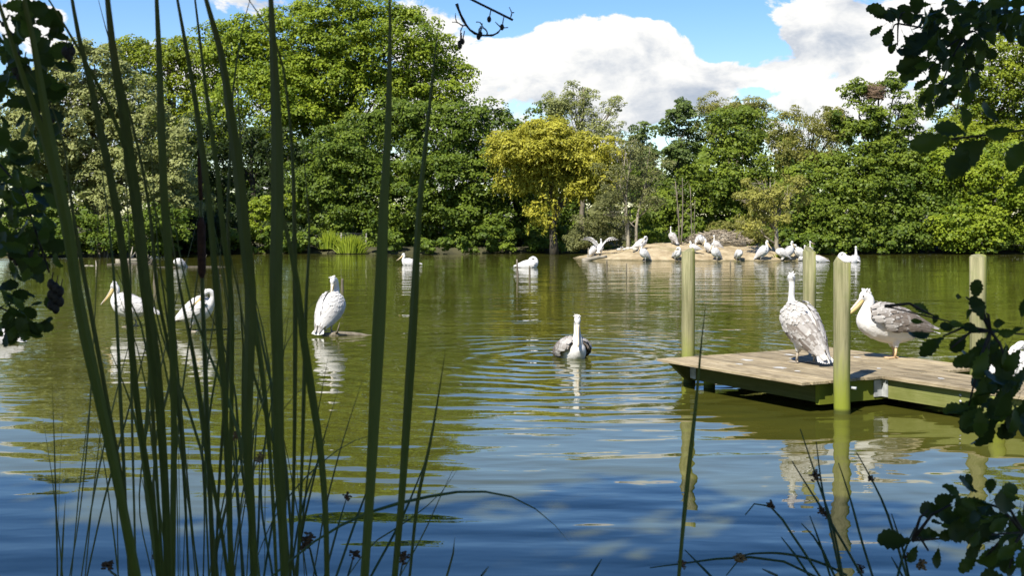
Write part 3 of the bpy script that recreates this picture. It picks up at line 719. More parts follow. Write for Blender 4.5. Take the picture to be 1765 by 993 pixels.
# ------------------------------------------------------------------ the wooden dock
def wood_mat(name, a, b_, moss=0.0, mossz=0.25, pale=0.0):
    m, t, b = new_mat(name)
    tc = t.node('ShaderNodeTexCoord'); co = tc.outputs['Object']
    rnd = t.node('ShaderNodeObjectInfo').outputs['Random']
    v = t.vm('ADD', co, t.xyz(t.m('MULTIPLY', rnd, 31.0), t.m('MULTIPLY', rnd, 17.0), 0.0))
    g1 = t.noise(t.mapping(v, (0.9, 16.0, 16.0)), 3.0, 5, 0.65, 0.4)
    g2 = t.noise(v, 2.1, 4, 0.6)
    c = t.mix(t.smooth(g1, 0.28, 0.72), a, b_)
    c = t.mix(t.smooth(g2, 0.45, 0.72, 0, 0.65), c, tuple(x * 0.55 for x in a))
    hs_ = t.node('ShaderNodeHueSaturation'); t.put(hs_.inputs['Value'], t.m('ADD', t.m('MULTIPLY', rnd, 0.5), 0.72)); t.put(hs_.inputs['Color'], c); c = hs_.outputs[0]
    if moss:
        pos = t.node('ShaderNodeNewGeometry').outputs['Position']; z = t.sep(pos)[2]
        mn = t.noise(pos, 5.0, 5, 0.65)
        k = t.smooth(t.m('ADD', z, t.m('MULTIPLY', mn, -0.55)), mossz - 0.32, mossz, moss, 0.0)
        c = t.mix(k, c, (0.15, 0.175, 0.012))
        c = t.mix(t.m('MULTIPLY', t.smooth(t.noise(pos, 2.6, 4, 0.6), 0.42, 0.66), 0.45 * moss), c, (0.13, 0.155, 0.03))
    t.put(b.inputs['Base Color'], c); b.inputs['Roughness'].default_value = 0.85; b.inputs['Specular IOR Level'].default_value = 0.2
    bp = t.node('ShaderNodeBump'); bp.inputs['Strength'].default_value = 0.5; bp.inputs['Distance'].default_value = 0.006
    t.put(bp.inputs['Height'], g1); t.l.new(bp.outputs[0], b.inputs['Normal'])
    return m
M['plank'] = wood_mat('plank_wood', (0.19, 0.145, 0.082), (0.43, 0.355, 0.225))
M['beam_shaded'] = wood_mat('beam_shaded_wood', (0.035, 0.031, 0.020), (0.075, 0.065, 0.04), 0.30, 0.40)  # shade under the deck darkened into the wood colour, plus a little moss
M['beam'] = wood_mat('beam_wood', (0.20, 0.20, 0.10), (0.33, 0.31, 0.17), 0.55, 0.42)
M['beam_moss'] = wood_mat('beam_moss_wood', (0.10, 0.095, 0.045), (0.17, 0.155, 0.08), 0.9, 0.50)
def post_mat():
    m, t, b = new_mat('post_wood')
    co = t.node('ShaderNodeTexCoord').outputs['Object']; rnd = t.node('ShaderNodeObjectInfo').outputs['Random']
    v = t.vm('ADD', co, t.xyz(t.m('MULTIPLY', rnd, 9.0), t.m('MULTIPLY', rnd, 5.0), t.m('MULTIPLY', rnd, 3.0)))
    x, y, z = t.sep(co)
    g1 = t.noise(t.mapping(v, (14.0, 14.0, 0.8)), 1.6, 5, 0.62, 0.6); g2 = t.noise(v, 4.0, 4, 0.6)
    c = t.mix(t.smooth(g1, 0.3, 0.7), (0.14, 0.14, 0.066), (0.285, 0.265, 0.145))
    c = t.mix(t.smooth(g2, 0.5, 0.75, 0, 0.5), c, (0.165, 0.185, 0.07))
    k = t.smooth(t.m('ADD', z, t.m('MULTIPLY', g1, -0.9)), -0.45, 0.35, 1.0, 0.0)
    c = t.mix(t.m('MULTIPLY', k, 0.9), c, (0.20, 0.235, 0.015))
    side = t.smooth(t.m('ADD', x, t.m('MULTIPLY', g2, 0.03)), 0.045, 0.10)          # green algae on one side
    c = t.mix(t.m('MULTIPLY', side, 0.7), c, (0.17, 0.19, 0.02))
    wet = t.smooth(z, 0.03, 0.08, 0.75, 0.0); c = t.mix(wet, c, (0.02, 0.022, 0.01))
    t.put(b.inputs['Base Color'], c); b.inputs['Roughness'].default_value = 0.85; b.inputs['Specular IOR Level'].default_value = 0.2
    bp = t.node('ShaderNodeBump'); bp.inputs['Strength'].default_value = 0.6; bp.inputs['Distance'].default_value = 0.008
    t.put(bp.inputs['Height'], g1); t.l.new(bp.outputs[0], b.inputs['Normal'])
    return m
M['post'] = post_mat()
M['steel'] = plain_mat('galvanised_steel', (0.30, 0.31, 0.31), (0.46, 0.47, 0.46), 12, 0.5, 0.1)
M['steel'].node_tree.nodes['Principled BSDF'].inputs['Metallic'].default_value = 0.0
M['dropping'] = plain_mat('bird_dropping', (0.36, 0.35, 0.32), (0.52, 0.51, 0.48), 30, 0.9, 0.0)

DZ = 0.38
DA = Vector((2.00, 17.46, 0)); DANG = math.atan2(-0.87, 0.49)      # local +x runs from the far left corner to the near corner
def dock():
    root = thing('wooden_dock', DA, 'low weathered plank dock with round mossy posts and a walkway', 'dock', rz=DANG)
    # local frame: u = +x (towards the viewer), v = +y ... v points to the right: (0.87, 0.49) = u rotated by +90 degrees
    rng = random.Random(4)
    pw = 0.146; T = 0.034; nmain = 22
    def plank(u0, u1, v0, v1, dz):
        mb = MB(); b = 0.004
        p = [(u0, v0), (u1, v0), (u1, v1), (u0, v1)]
        q = [(u0 + b, v0 + b), (u1 - b, v0 + b), (u1 - b, v1 - b), (u0 + b, v1 - b)]
        vs = [(x, y, DZ - T + dz) for x, y in p] + [(x, y, DZ - b + dz) for x, y in p] + [(x, y, DZ + dz) for x, y in q]
        mb.add(vs, [(3, 2, 1, 0), (0, 1, 5, 4), (1, 2, 6, 5), (2, 3, 7, 6), (3, 0, 4, 7), (4, 5, 9, 8), (5, 6, 10, 9), (6, 7, 11, 10), (7, 4, 8, 11), (8, 9, 10, 11)])
        c = ((u0 + u1) / 2, (v0 + v1) / 2, DZ)
        o = part('plank', mb.mesh('plank', M['plank'], False, base=c), root, c); o.rotation_euler = (rng.uniform(-.004, .004), 0, rng.uniform(-.0012, .0012))
    for i in range(nmain):
        v0 = i * pw * 0.985
        plank(-0.03 + rng.uniform(-.012, .012), 2.86 + rng.uniform(-.014, .014), v0 + 0.008, v0 + pw * 0.985 - 0.008, rng.uniform(-.003, .003))
    k = 0; v = 1.29
    while v < 2.25:
        u = 2.885
        for ln in (3.6, 3.6, 3.2):
            plank(u, u + ln - 0.008, v + 0.006, v + pw - 0.006, rng.uniform(-.003, .003)); u += ln
        v += pw
    def beam(name, u0, u1, v0, v1, z0, z1, mat='beam_shaded'):
        mb = MB(); c = ((u0 + u1) / 2, (v0 + v1) / 2, (z0 + z1) / 2)
        mb.hexa([(u0, v0, z0), (u1, v0, z0), (u1, v1, z0), (u0, v1, z0), (u0, v0, z1), (u1, v0, z1), (u1, v1, z1), (u0, v1, z1)])
        part(name, mb.mesh(name, M[mat], False, base=c), root, c)
    zt = DZ - T - 0.002
    beam('beam', 0.30, 2.712, 0.34, 0.41, 0.11, zt)                         # set back below the left edge
    beam('beam', 0.30, 2.712, 1.30, 1.37, 0.12, zt)
    beam('beam', 0.30, 2.712, 2.10, 2.17, 0.12, zt)
    beam('beam', 0.30, 2.712, 2.86, 2.93, 0.11, zt)
    beam('beam', 2.715, 2.782, 0.34, 2.93, 0.085, zt - 0.004, 'beam_moss')                 # end beam under the near edge
    beam('beam', 2.786, 9.5, 1.36, 1.43, 0.105, zt, 'beam')                         # side boards of the walkway
    beam('beam', 2.786, 9.5, 2.06, 2.13, 0.105, zt, 'beam')
    mb = MB()                                                               # cross beam at the far edge with slanting ends
    a0, a1, b0, b1 = 0.20, 0.27, 0.02, 3.16
    mb.hexa([(a0, b0 + 0.28, 0.10), (a1, b0 + 0.28, 0.10), (a1, b1 - 0.28, 0.10), (a0, b1 - 0.28, 0.10), (a0, b0, zt), (a1, b0, zt), (a1, b1, zt), (a0, b1, zt)])
    part('cross_beam', mb.mesh('cross_beam', M['beam_shaded'], False), root)
    def rpost(u, v, top, r, name='post', bot=-0.9):
        pr = random.Random(int(u * 100 + v * 10)); mb = MB(); zs = [bot, 0.0, 0.4, 0.8, 1.2, top - 0.012, top]
        zs = [z for z in zs if z <= top]
        mb.tube([(0.006 * pr.uniform(-1, 1), 0.006 * pr.uniform(-1, 1), z) for z in zs], [r * (1 + 0.02 * pr.uniform(-1, 1)) for z in zs[:-1]] + [r * 0.93], 20)
        me = mb.mesh(name, M['post'])
        for p in me.polygons:
            if len(p.vertices) > 4: p.use_smooth = False
        o = part(name, me, root, (u, v, 0)); o.rotation_euler = (pr.uniform(-.008, .008), pr.uniform(-.008, .008), -DANG)
    rpost(-0.19, 0.66, 1.85, 0.094); rpost(-0.19, 2.90, 1.82, 0.096)
    rpost(3.00, 0.49, 1.80, 0.098); rpost(3.00, 2.82, 1.83, 0.104)
    rpost(4.55, 1.31, 0.335, 0.085, 'pile'); rpost(7.2, 1.31, 0.335, 0.085, 'pile'); rpost(0.42, 0.55, 0.33, 0.08, 'pile')
    for (u0, u1, v0, v1, z0, z1) in [(2.788, 2.89, 1.345, 1.357, 0.12, 0.325), (2.785, 2.795, 1.22, 1.345, 0.12, 0.325), (0.285, 0.40, 0.327, 0.337, 0.13, 0.33)]:
        mb = MB(); mb.hexa([(u0, v0, z0), (u1, v0, z0), (u1, v1, z0), (u0, v1, z0), (u0, v0, z1), (u1, v0, z1), (u1, v1, z1), (u0, v1, z1)]); part('bracket', mb.mesh('bracket', M['steel'], False), root)
    for (u, v, z) in [(4.0, 1.352, 0.21), (4.0, 1.352, 0.28), (5.5, 1.352, 0.22)]:
        mb = MB(); mb.tube([(u, v + 0.01, z), (u, v - 0.004, z)], 0.016, 8); part('bolt', mb.mesh('bolt', M['steel']), root)
    mb = MB(); mb.tube([(3.02, 0.60, 0.30), (3.10, 0.62, 0.30)], 0.02, 6); part('bolt', mb.mesh('bolt', M['steel']), root)
    for (u, v, r) in [(0.72, 0.95, 0.09), (1.05, 0.55, 0.05), (1.62, 0.75, 0.10), (2.0, 0.7, 0.045), (0.5, 1.9, 0.08), (1.2, 2.5, 0.06), (2.3, 1.8, 0.04), (0.9, 1.6, 0.05), (3.4, 1.7, 0.05)]:
        mb = MB(); n = 11; pts = []
        for j in range(n):
            w_ = 2 * math.pi * j / n; rr = r * rng.uniform(0.55, 1.1); pts.append((u + rr * math.cos(w_) * 1.3, v + rr * math.sin(w_) * 0.8))
        vs = [(x, y, DZ + 0.004) for x, y in pts] + [(u + (x - u) * .8, v + (y - v) * .8, DZ + 0.008) for x, y in pts]
        mb.add(vs, [(j, (j + 1) % n, n + (j + 1) % n, n + j) for j in range(n)] + [tuple(range(n, 2 * n))])
        part('dropping', mb.mesh('dropping', M['dropping']), root)
dock()
def on_dock(px, py):
    Y = F * (CH - DZ) / (py - HY); return Vector(((px - CX) * Y / F, Y, DZ + 0.004))

# ------------------------------------------------------------------ pelicans
def plumage_mat():
    m, t, b = new_mat('plumage')
    f = attr(t); co = t.node('ShaderNodeTexCoord').outputs['Object']
    n = t.noise(t.mapping(co, (9, 22, 22)), 1.6, 4, 0.6)
    c = t.mix(f, (0.62, 0.605, 0.575), (0.12, 0.097, 0.078))
    c = t.mix(t.smooth(n, 0.45, 0.75, 0, 0.20), c, (0.47, 0.43, 0.37))
    t.put(b.inputs['Base Color'], c); b.inputs['Roughness'].default_value = 0.8; b.inputs['Specular IOR Level'].default_value = 0.15
    bp = t.node('ShaderNodeBump'); bp.inputs['Strength'].default_value = 0.5; bp.inputs['Distance'].default_value = 0.012
    t.put(bp.inputs['Height'], t.noise(t.mapping(co, (8, 26, 20)), 2.2, 3, 0.6)); t.l.new(bp.outputs[0], b.inputs['Normal'])
    return m
M['plume'] = plumage_mat()
M['bill'] = plain_mat('bill_horn', (0.52, 0.43, 0.32), (0.64, 0.55, 0.43), 14, 0.5, 0.1, dist=0.003)
M['pouch'] = plain_mat('pouch_skin', (0.55, 0.40, 0.14), (0.64, 0.50, 0.24), 14, 0.5, 0.1, dist=0.003)
M['skin'] = plain_mat('face_skin', (0.50, 0.42, 0.36), (0.60, 0.52, 0.46), 20, 0.6, 0.0)
M['leg'] = plain_mat('leg_skin', (0.30, 0.26, 0.21), (0.42, 0.36, 0.28), 20, 0.7, 0.2, dist=0.003)
M['leg_tan'] = plain_mat('leg_skin_tan', (0.50, 0.33, 0.17), (0.60, 0.43, 0.25), 20, 0.7, 0.2, dist=0.003)
M['eye'] = plain_mat('eye', (0.02, 0.015, 0.01), (0.03, 0.02, 0.015), 20, 0.2, 0.0, spec=0.6)

BS = np.array([-1.0, -0.85, -0.6, -0.3, 0.0, 0.3, 0.55, 0.78, 0.93, 1.0])
BR = np.array([0.035, 0.085, 0.155, 0.212, 0.238, 0.240, 0.218, 0.165, 0.095, 0.03])

def remeshed(mb, voxel, mat, smooth=5):
    me0 = mb.mesh('tmp', mat); o = bpy.data.objects.new('tmp', me0); COL.objects.link(o)
    r = o.modifiers.new('r', 'REMESH'); r.mode = 'VOXEL'; r.voxel_size = voxel; r.use_smooth_shade = True
    s_ = o.modifiers.new('s', 'SMOOTH'); s_.iterations = smooth; s_.factor = 0.5
    dg = bpy.context.evaluated_depsgraph_get()
    me = bpy.data.meshes.new_from_object(o.evaluated_get(dg))
    bpy.data.objects.remove(o); bpy.data.meshes.remove(me0)
    me.polygons.foreach_set('use_smooth', np.ones(len(me.polygons), dtype=bool))
    if 'tint' in me.attributes: me.attributes.remove(me.attributes['tint'])
    me.materials.clear(); me.materials.append(mat); me.name = 'body'
    return me

def pelican(pose, zc=0.46, pitch=22.0, L=0.46, neck=(), head_dir=(0, 0, 1), bill_dir=(1, 0, -0.3), bill_len=0.36, legs=True, wing='folded', lift=0.0,
            grey=0.35, prim=0.75, crest=8, tan=False, step=0.05, tail=True, fat=1.0, seed=1):
    """one pelican at the origin facing +x; neck is a list of (x, y, z, radius) ending in the head"""
    rng = np.random.RandomState(seed)
    root = thing('pelican', (0, 0, 0), 'pelican', 'pelican')
    p = R(pitch); ax = Vector((math.cos(p), 0, math.sin(p))); up = Vector((-math.sin(p), 0, math.cos(p))); sy = Vector((0, 1, 0))
    c = Vector((0.02, 0, zc))
    def rb(s): return float(np.interp(s, BS, BR)) * fat
    mb = MB()
    S_ = np.linspace(-1, 1, 17)
    n = 18; b0 = 0
    for s in S_:
        r = rb(s); o = c + ax * (s * L) + up * (-0.035 * (1 - s * s) * 0.6)
        for j in range(n):
            w = 2 * math.pi * j / n
            mb.v.append(tuple(o + sy * (math.cos(w) * r * 0.92) + up * (math.sin(w) * r * (1.0 if math.sin(w) > 0 else 1.06))))
    for i in range(16):
        for j in range(n): mb.f.append((i * n + j, i * n + (j + 1) % n, (i + 1) * n + (j + 1) % n, (i + 1) * n + j)); mb.t.append(0)
    mb.f.append(tuple(reversed(range(n)))); mb.t.append(0); mb.f.append(tuple(16 * n + j for j in range(n))); mb.t.append(0)
    npts = spline([q[:3] for q in neck], 22); na = np.concatenate([[0], np.cumsum([math.dist(neck[i][:3], neck[i + 1][:3]) for i in range(len(neck) - 1)])]); nr = [float(np.interp(i / 21, na / na[-1], [q[3] for q in neck])) for i in range(22)]
    mb.tube(npts, nr, 12)
    hp = Vector(neck[-1][:3]); bd = Vector(bill_dir).normalized(); hd = bd
    hx = bd; hy = Vector((0, 0, 1)).cross(hx)
    if hy.length < 0.1: hy = Vector((0, 1, 0))
    hy.normalize(); hz = hx.cross(hy)
    HM = Matrix((hx, hy, hz)).transposed()
    mb.ellipsoid(hp + hx * 0.02, (0.095, 0.056, 0.066), HM, 12, 10)
    mb.ellipsoid(hp + hx * 0.085 - hz * 0.006, (0.06, 0.034, 0.036), HM, 10, 8)
    if legs:
        for sg in (-1, 1):
            k = c + sy * (sg * 0.09) + Vector((0.0, 0, -0.10))
            mb.tube([k, k + Vector((0.0, 0, -0.10)), Vector((0.0 + sg * step * 0.5, sg * 0.095, max(0.14, zc - 0.34)))], [0.10, 0.072, 0.030], 10)
    part('body', remeshed(mb, 0.0135, M['plume']), root)
    # crest of ruffled feathers on the nape
    mb = MB()
    for i in range(crest):
        d = Vector(rng.normal(size=3)).normalized(); ref = (-hx + 0.55 * hz).normalized()
        d = (d + ref * 1.15).normalized(); q = hp + d * 0.048; d = (d + Vector((0, 0, -0.25))).normalized() * rng.uniform(0.025, 0.052)
        mb.tube([q, q + d * 0.6, q + d], [0.014, 0.009, 0.002], 5)
    part('crest', mb.mesh('crest', M['plume']), root)
    # bill, pouch, eyes
    bb = hp + hx * 0.105
    mb = MB(); T_ = np.linspace(0, 1, 9)
    mb.tube([bb + hx * (bill_len * u) - hz * (0.012 * math.sin(math.pi * u)) for u in T_] + [bb + hx * (bill_len * 1.012) - hz * 0.018],
            [0.034, 0.029, 0.025, 0.022, 0.021, 0.021, 0.022, 0.021, 0.014, 0.004], 10, flat=0.6, up=hz)
    bl = part('bill', mb.mesh('bill', M['bill']), root)
    mb = MB()
    mb.tube([bb - hx * 0.05 + hx * ((bill_len + 0.02) * u) - hz * (0.022 + 0.024 * math.sin(math.pi * min(1, u * 1.1)) * (1 - 0.5 * u)) for u in T_], [0.022, 0.031, 0.033, 0.031, 0.027, 0.022, 0.017, 0.012, 0.006], 10, flat=0.95, up=hz)
    part('pouch', mb.mesh('pouch', M['pouch']), root)
    for sg in (-1, 1):
        mb = MB(); mb.ellipsoid(hp + hx * 0.062 + hy * (sg * 0.047) + hz * 0.014, (0.011, 0.007, 0.011), HM, 8, 6); part('eye', mb.mesh('eye', M['eye']), root)
    # legs
    if legs:
        lm = M['leg_tan'] if tan else M['leg']
        for sg in (-1, 1):
            fx = sg * step; z1 = max(0.16, zc - 0.32)
            mb = MB(); mb.tube([(sg * step * 0.5, sg * 0.095, z1), (fx - 0.012, sg * 0.095, z1 * 0.5), (fx, sg * 0.095, 0.02)], [0.021, 0.016, 0.019], 8)
            lg = part('leg', mb.mesh('leg', lm), root)
            mb = MB(); y0 = sg * 0.095
            top = [(fx - 0.02, y0, 0.028), (fx + 0.13, y0 - 0.055, 0.008), (fx + 0.15, y0, 0.008), (fx + 0.12, y0 + 0.06, 0.008)]
            mb.add(top + [(x, y, 0.0) for x, y, z in top], [(0, 1, 2), (0, 2, 3), (6, 5, 4), (7, 6, 4), (0, 4, 5, 1), (1, 5, 6, 2), (2, 6, 7, 3), (3, 7, 4, 0)])
            mb.tube([(fx - 0.01, y0, 0.02), (fx - 0.05, y0 + sg * 0.015, 0.008)], [0.012, 0.006], 5)
            part('foot', mb.mesh('foot', lm, False), lg)
    # wings
    def feather(mb, f, t0, wd, dark, edge=0.0):
        """f(u, w): surface point along (u 0..1) and across (w -1..1)"""
        st = 6; b = len(mb.v)
        for i in range(st):
            u = i / (st - 1); ww = (0.55, 0.85, 1.0, 1.0, 0.82, 0.30)[i]
            for k_, w in enumerate((-1, 0, 1)): mb.v.append(tuple(f(u, w * ww, 0.006 * (1 - abs(w)))))
        for i in range(st - 1):
            for k_ in (0, 1):
                q = b + i * 3 + k_
                mb.f.append((q, q + 1, q + 4, q + 3)); mb.t.append(min(1, max(0, dark * (1.0 if i < st - 2 else 0.7) + edge)))
    if wing == 'folded':
        for sg in (-1, 1):
            mb = MB()
            RW = lambda s: (np.interp(s, [-1.5, -1.1, -0.7, -0.3, 0.2, 0.6, 0.86], [0.05, 0.10, 0.17, 0.222, 0.248, 0.225, 0.15]) * fat)
            def surf(s, th, off):
                r = RW(s) + off; o = c + ax * (s * L) - up * 0.018
                out = sy * (sg * math.sin(th) * (r * 0.94 + lift * (0.4 + 0.6 * math.sin(th)))) + up * (math.cos(th) * r + lift * 0.55 * math.sin(th))
                return o + out
            # base shell
            ns, nt = 15, 9; b = len(mb.v); ss = np.linspace(0.82, -1.0, ns)
            for lay in (0.004, -0.03):
                for s in ss:
                    f_ = (0.82 - s) / 1.82
                    t0 = R(14 + 6 * f_); t1 = R(60 + 52 * math.sin(math.pi * min(1, 0.18 + f_ * 0.75)) - 22 * f_)
                    for k_ in range(nt): mb.v.append(tuple(surf(s, t0 + (t1 - t0) * k_ / (nt - 1), lay)))
            N1 = ns * nt
            for i in range(ns - 1):
                for j in range(nt - 1):
                    q = b + i * nt + j; mb.f.append((q, q + nt, q + nt + 1, q + 1)); mb.t.append(grey * 0.5)
                    q += N1; mb.f.append((q, q + 1, q + nt + 1, q + nt)); mb.t.append(grey)
            for i in range(ns - 1):
                for j in (0, nt - 1): q = b + i * nt + j; mb.f.append((q, q + nt, q + nt + N1, q + N1)); mb.t.append(grey)
            for j in range(nt - 1):
                for i in (0, ns - 1): q = b + i * nt + j; mb.f.append((q, q + 1, q + 1 + N1, q + N1)); mb.t.append(grey)
            def put(s0, ln, thd, wd, dark, drift, off0, off1, edge=0.0):
                th0 = R(thd)
                def f(u, w, e):
                    s = s0 - u * ln / L; r = max(0.05, RW(s))
                    return surf(s, th0 + drift * u + w * wd / r * 0.5, off0 + (off1 - off0) * u + e)
                feather(mb, f, th0, wd, dark, edge)
            for thd in np.linspace(30, 62, 7): put(-0.50 + rng.uniform(-.04, .04), 0.40, thd, 0.055, prim, R(-12), 0.004, 0.012)
            for row, (s0, ln, wd, a0, a1, nn_, dk) in enumerate([(-0.30, 0.34, 0.062, 16, 96, 11, 0.62), (-0.02, 0.28, 0.062, 15, 106, 12, 0.55), (0.20, 0.20, 0.058, 15, 110, 12, 0.42), (0.38, 0.17, 0.055, 15, 108, 12, 0.36), (0.54, 0.15, 0.052, 16, 100, 11, 0.30), (0.68, 0.13, 0.048, 18, 90, 9, 0.24), (0.80, 0.11, 0.045, 22, 80, 7, 0.18)]):
                for thd in np.linspace(a0, a1, nn_):
                    low_ = thd / 110.0
                    put(s0 + rng.uniform(-.09, .09), ln * rng.uniform(0.75, 1.15), thd + rng.uniform(-2, 2), wd, grey * (0.45 + 0.9 * dk + 0.5 * low_ * (row < 3)) * rng.uniform(0.7, 1.25), R(-10 if row < 2 else -3), 0.008 + 0.004 * row, 0.016 + 0.005 * row)
            part('wing', mb.mesh('wing', M['plume']), root)
    else:
        for sg in (-1, 1):
            mb = MB(); sh = c + ax * 0.22 + sy * (sg * 0.16) + up * 0.14
            el_ = sh + Vector((-0.05, sg * 0.26, 0.30)); wr = el_ + Vector((0.06, sg * 0.20, 0.16)); tp = wr + Vector((-0.14, sg * 0.30, 0.02))
            arm = [Vector(q) for q in spline([tuple(sh), tuple(el_), tuple(wr), tuple(tp)], 14)]
            mb.tube(arm, [0.06, 0.06, 0.055, 0.05, 0.05, 0.045, 0.04, 0.04, 0.035, 0.03, 0.025, 0.02, 0.015, 0.008], 8, t=0.1, flat=0.6)
            for i in range(26):
                u = i / 25; q = arm[min(13, int(u * 13))]; ln = 0.38 + 0.12 * u
                dr = Vector((-1.0 + 0.55 * max(0, u - 0.6) * 2, sg * (0.1 + 1.3 * max(0, u - 0.55) * 2), -0.30)).normalized()
                sd = dr.cross(Vector((0, 0, 1))).normalized()
                def f(uu, w, e, q=q, dr=dr, sd=sd, ln=ln): return q + dr * (ln * uu) + sd * (w * 0.035) + Vector((0, 0, e - 0.05 * uu * uu))
                feather(mb, f, 0, 0.05, 0.15 + 0.5 * (u > 0.5), 0.05)
                def f2(uu, w, e, q=q, dr=dr, sd=sd, ln=ln): return q + dr * (ln * 0.45 * uu) + sd * (w * 0.04) + Vector((0, 0, 0.02 + e))
                feather(mb, f2, 0, 0.05, 0.1, 0.0)
            part('wing', mb.mesh('wing', M['plume']), root)
    if tail:
        mb = MB(); o = c - ax * (L * 0.86) + up * 0.02
        for a in np.linspace(-28, 28, 9):
            dr = (-ax * math.cos(R(a)) + sy * math.sin(R(a)) - up * 0.10).normalized(); sd = dr.cross(up).normalized()
            def f(uu, w, e, dr=dr, sd=sd): return o + dr * (0.27 * uu) + sd * (w * 0.026) + up * (e + 0.002 * abs(a) / 10)
            feather(mb, f, 0, 0.05, 0.06, 0.0)
        part('tail', mb.mesh('tail', M['plume']), root)
    return root

# poses -------------------------------------------------------------
def nk(*q): return q
tall = dict(zc=0.46, pitch=40, L=0.45, neck=nk((0.23, 0, 0.56, 0.13), (0.29, 0, 0.71, 0.070), (0.31, 0, 0.86, 0.045), (0.30, 0, 1.00, 0.041), (0.31, 0, 1.12, 0.044)), bill_dir=(0.84, -0.54, -0.30), grey=0.68, prim=0.55, step=0.06, seed=1)
rest = dict(zc=0.47, pitch=12, L=0.48, neck=nk((0.26, 0, 0.42, 0.18), (0.42, 0, 0.50, 0.125), (0.40, 0, 0.66, 0.088), (0.36, 0, 0.79, 0.072), (0.41, 0, 0.885, 0.064)), bill_dir=(0.70, 0, -0.66), bill_len=0.44, grey=1.15, prim=1.0, tan=True, step=0.03, crest=24, lift=0.03, fat=1.05, seed=2)
swim_front = dict(zc=0.10, pitch=8, L=0.44, neck=nk((0.24, 0, 0.12, 0.17), (0.32, 0, 0.26, 0.10), (0.32, 0, 0.42, 0.058), (0.31, 0, 0.56, 0.052), (0.33, 0, 0.655, 0.052)), bill_dir=(0.42, -0.14, -0.88), bill_len=0.38, legs=False, grey=1.15, prim=0.95, lift=0.045, crest=16, fat=0.92, seed=3)
preen_down = dict(zc=0.41, pitch=42, L=0.45, neck=nk((0.24, 0, 0.54, 0.13), (0.31, 0, 0.72, 0.080), (0.32, 0, 0.88, 0.062), (0.27, 0, 1.00, 0.060), (0.19, 0, 1.02, 0.056)), bill_dir=(-0.36, -0.05, -0.93), bill_len=0.34, grey=0.26, prim=0.75, crest=10, fat=1.08, seed=4)
stand_s = dict(zc=0.44, pitch=16, L=0.44, neck=nk((0.24, 0, 0.44, 0.17), (0.37, 0, 0.54, 0.10), (0.35, 0, 0.70, 0.062), (0.32, 0, 0.81, 0.056), (0.38, 0, 0.91, 0.056)), bill_dir=(0.55, 0, -0.83), bill_len=0.42, grey=0.24, prim=0.5, crest=12, seed=5)
preen_side = dict(zc=0.44, pitch=28, L=0.42, neck=nk((0.25, 0, 0.50, 0.15), (0.38, 0, 0.64, 0.09), (0.42, -0.03, 0.78, 0.066), (0.36, -0.08, 0.86, 0.060), (0.28, -0.13, 0.83, 0.058)), bill_dir=(-0.62, -0.40, -0.66), bill_len=0.34, grey=0.22, prim=0.5, crest=10, seed=6)
swim_s = dict(zc=0.10, pitch=6, L=0.44, neck=nk((0.25, 0, 0.10, 0.17), (0.38, 0, 0.22, 0.10), (0.38, 0, 0.38, 0.060), (0.34, 0, 0.48, 0.054), (0.38, 0, 0.57, 0.054)), bill_dir=(0.75, 0, -0.66), bill_len=0.40, legs=False, grey=0.22, prim=0.5, seed=7)
swim_tuck = dict(zc=0.10, pitch=6, L=0.46, neck=nk((0.27, 0, 0.12, 0.17), (0.40, 0, 0.24, 0.10), (0.36, 0, 0.40, 0.066), (0.24, 0, 0.45, 0.060), (0.16, 0, 0.40, 0.058)), bill_dir=(-0.85, 0.2, -0.45), bill_len=0.34, legs=False, grey=0.10, prim=0.4, seed=8)
swim_tall = dict(zc=0.10, pitch=10, L=0.46, neck=nk((0.27, 0, 0.14, 0.16), (0.37, 0, 0.34, 0.08), (0.36, 0, 0.56, 0.054), (0.35, 0, 0.74, 0.052)), bill_dir=(1, 0, -0.3), bill_len=0.36, legs=False, grey=0.08, prim=0.35, seed=12)
upright = dict(zc=0.44, pitch=44, L=0.42, neck=nk((0.20, 0, 0.54, 0.14), (0.28, 0, 0.68, 0.085), (0.26, 0, 0.82, 0.058), (0.23, 0, 0.92, 0.052), (0.28, 0, 1.01, 0.053)), bill_dir=(0.52, 0.05, -0.85), bill_len=0.42, grey=0.30, prim=0.6, crest=8, seed=15)
hunched = dict(zc=0.42, pitch=36, L=0.42, neck=nk((0.25, 0, 0.44, 0.18), (0.38, 0, 0.54, 0.11), (0.34, 0, 0.64, 0.075), (0.22, 0, 0.66, 0.062), (0.15, 0, 0.64, 0.058)), bill_dir=(-0.9, 0.15, -0.25), bill_len=0.32, grey=0.32, prim=0.7, seed=9)
spread = dict(zc=0.50, pitch=30, L=0.44, neck=nk((0.24, 0, 0.58, 0.14), (0.34, 0, 0.76, 0.085), (0.33, 0, 0.94, 0.060), (0.30, 0, 1.06, 0.056)), bill_dir=(0.8, 0, -0.6), wing='spread', grey=0.2, seed=10)
POSE = dict(tall=tall, rest=rest, swim_front=swim_front, preen_down=preen_down, stand_s=stand_s, preen_side=preen_side, swim_s=swim_s, swim_tuck=swim_tuck, swim_tall=swim_tall, hunched=hunched, spread=spread, upright=upright)
made = {}
def place(pose, loc, heading, label, scale=1.0, group=None):
    """heading in degrees: 0 faces right, 90 away, 180 left, 270 the viewer"""
    if pose not in made: made[pose] = o = pelican(pose, **POSE[pose])
    else: o = copy_tree(made[pose])
    o.location = loc; o.rotation_euler = (0, 0, R(heading)); o.scale = (scale,) * 3
    tag(o, label, 'pelican', group)
    return o
def wpos(px, py): Y = F * CH / (py - HY); return Vector(((px - CX) * Y / F, Y, 0.0))

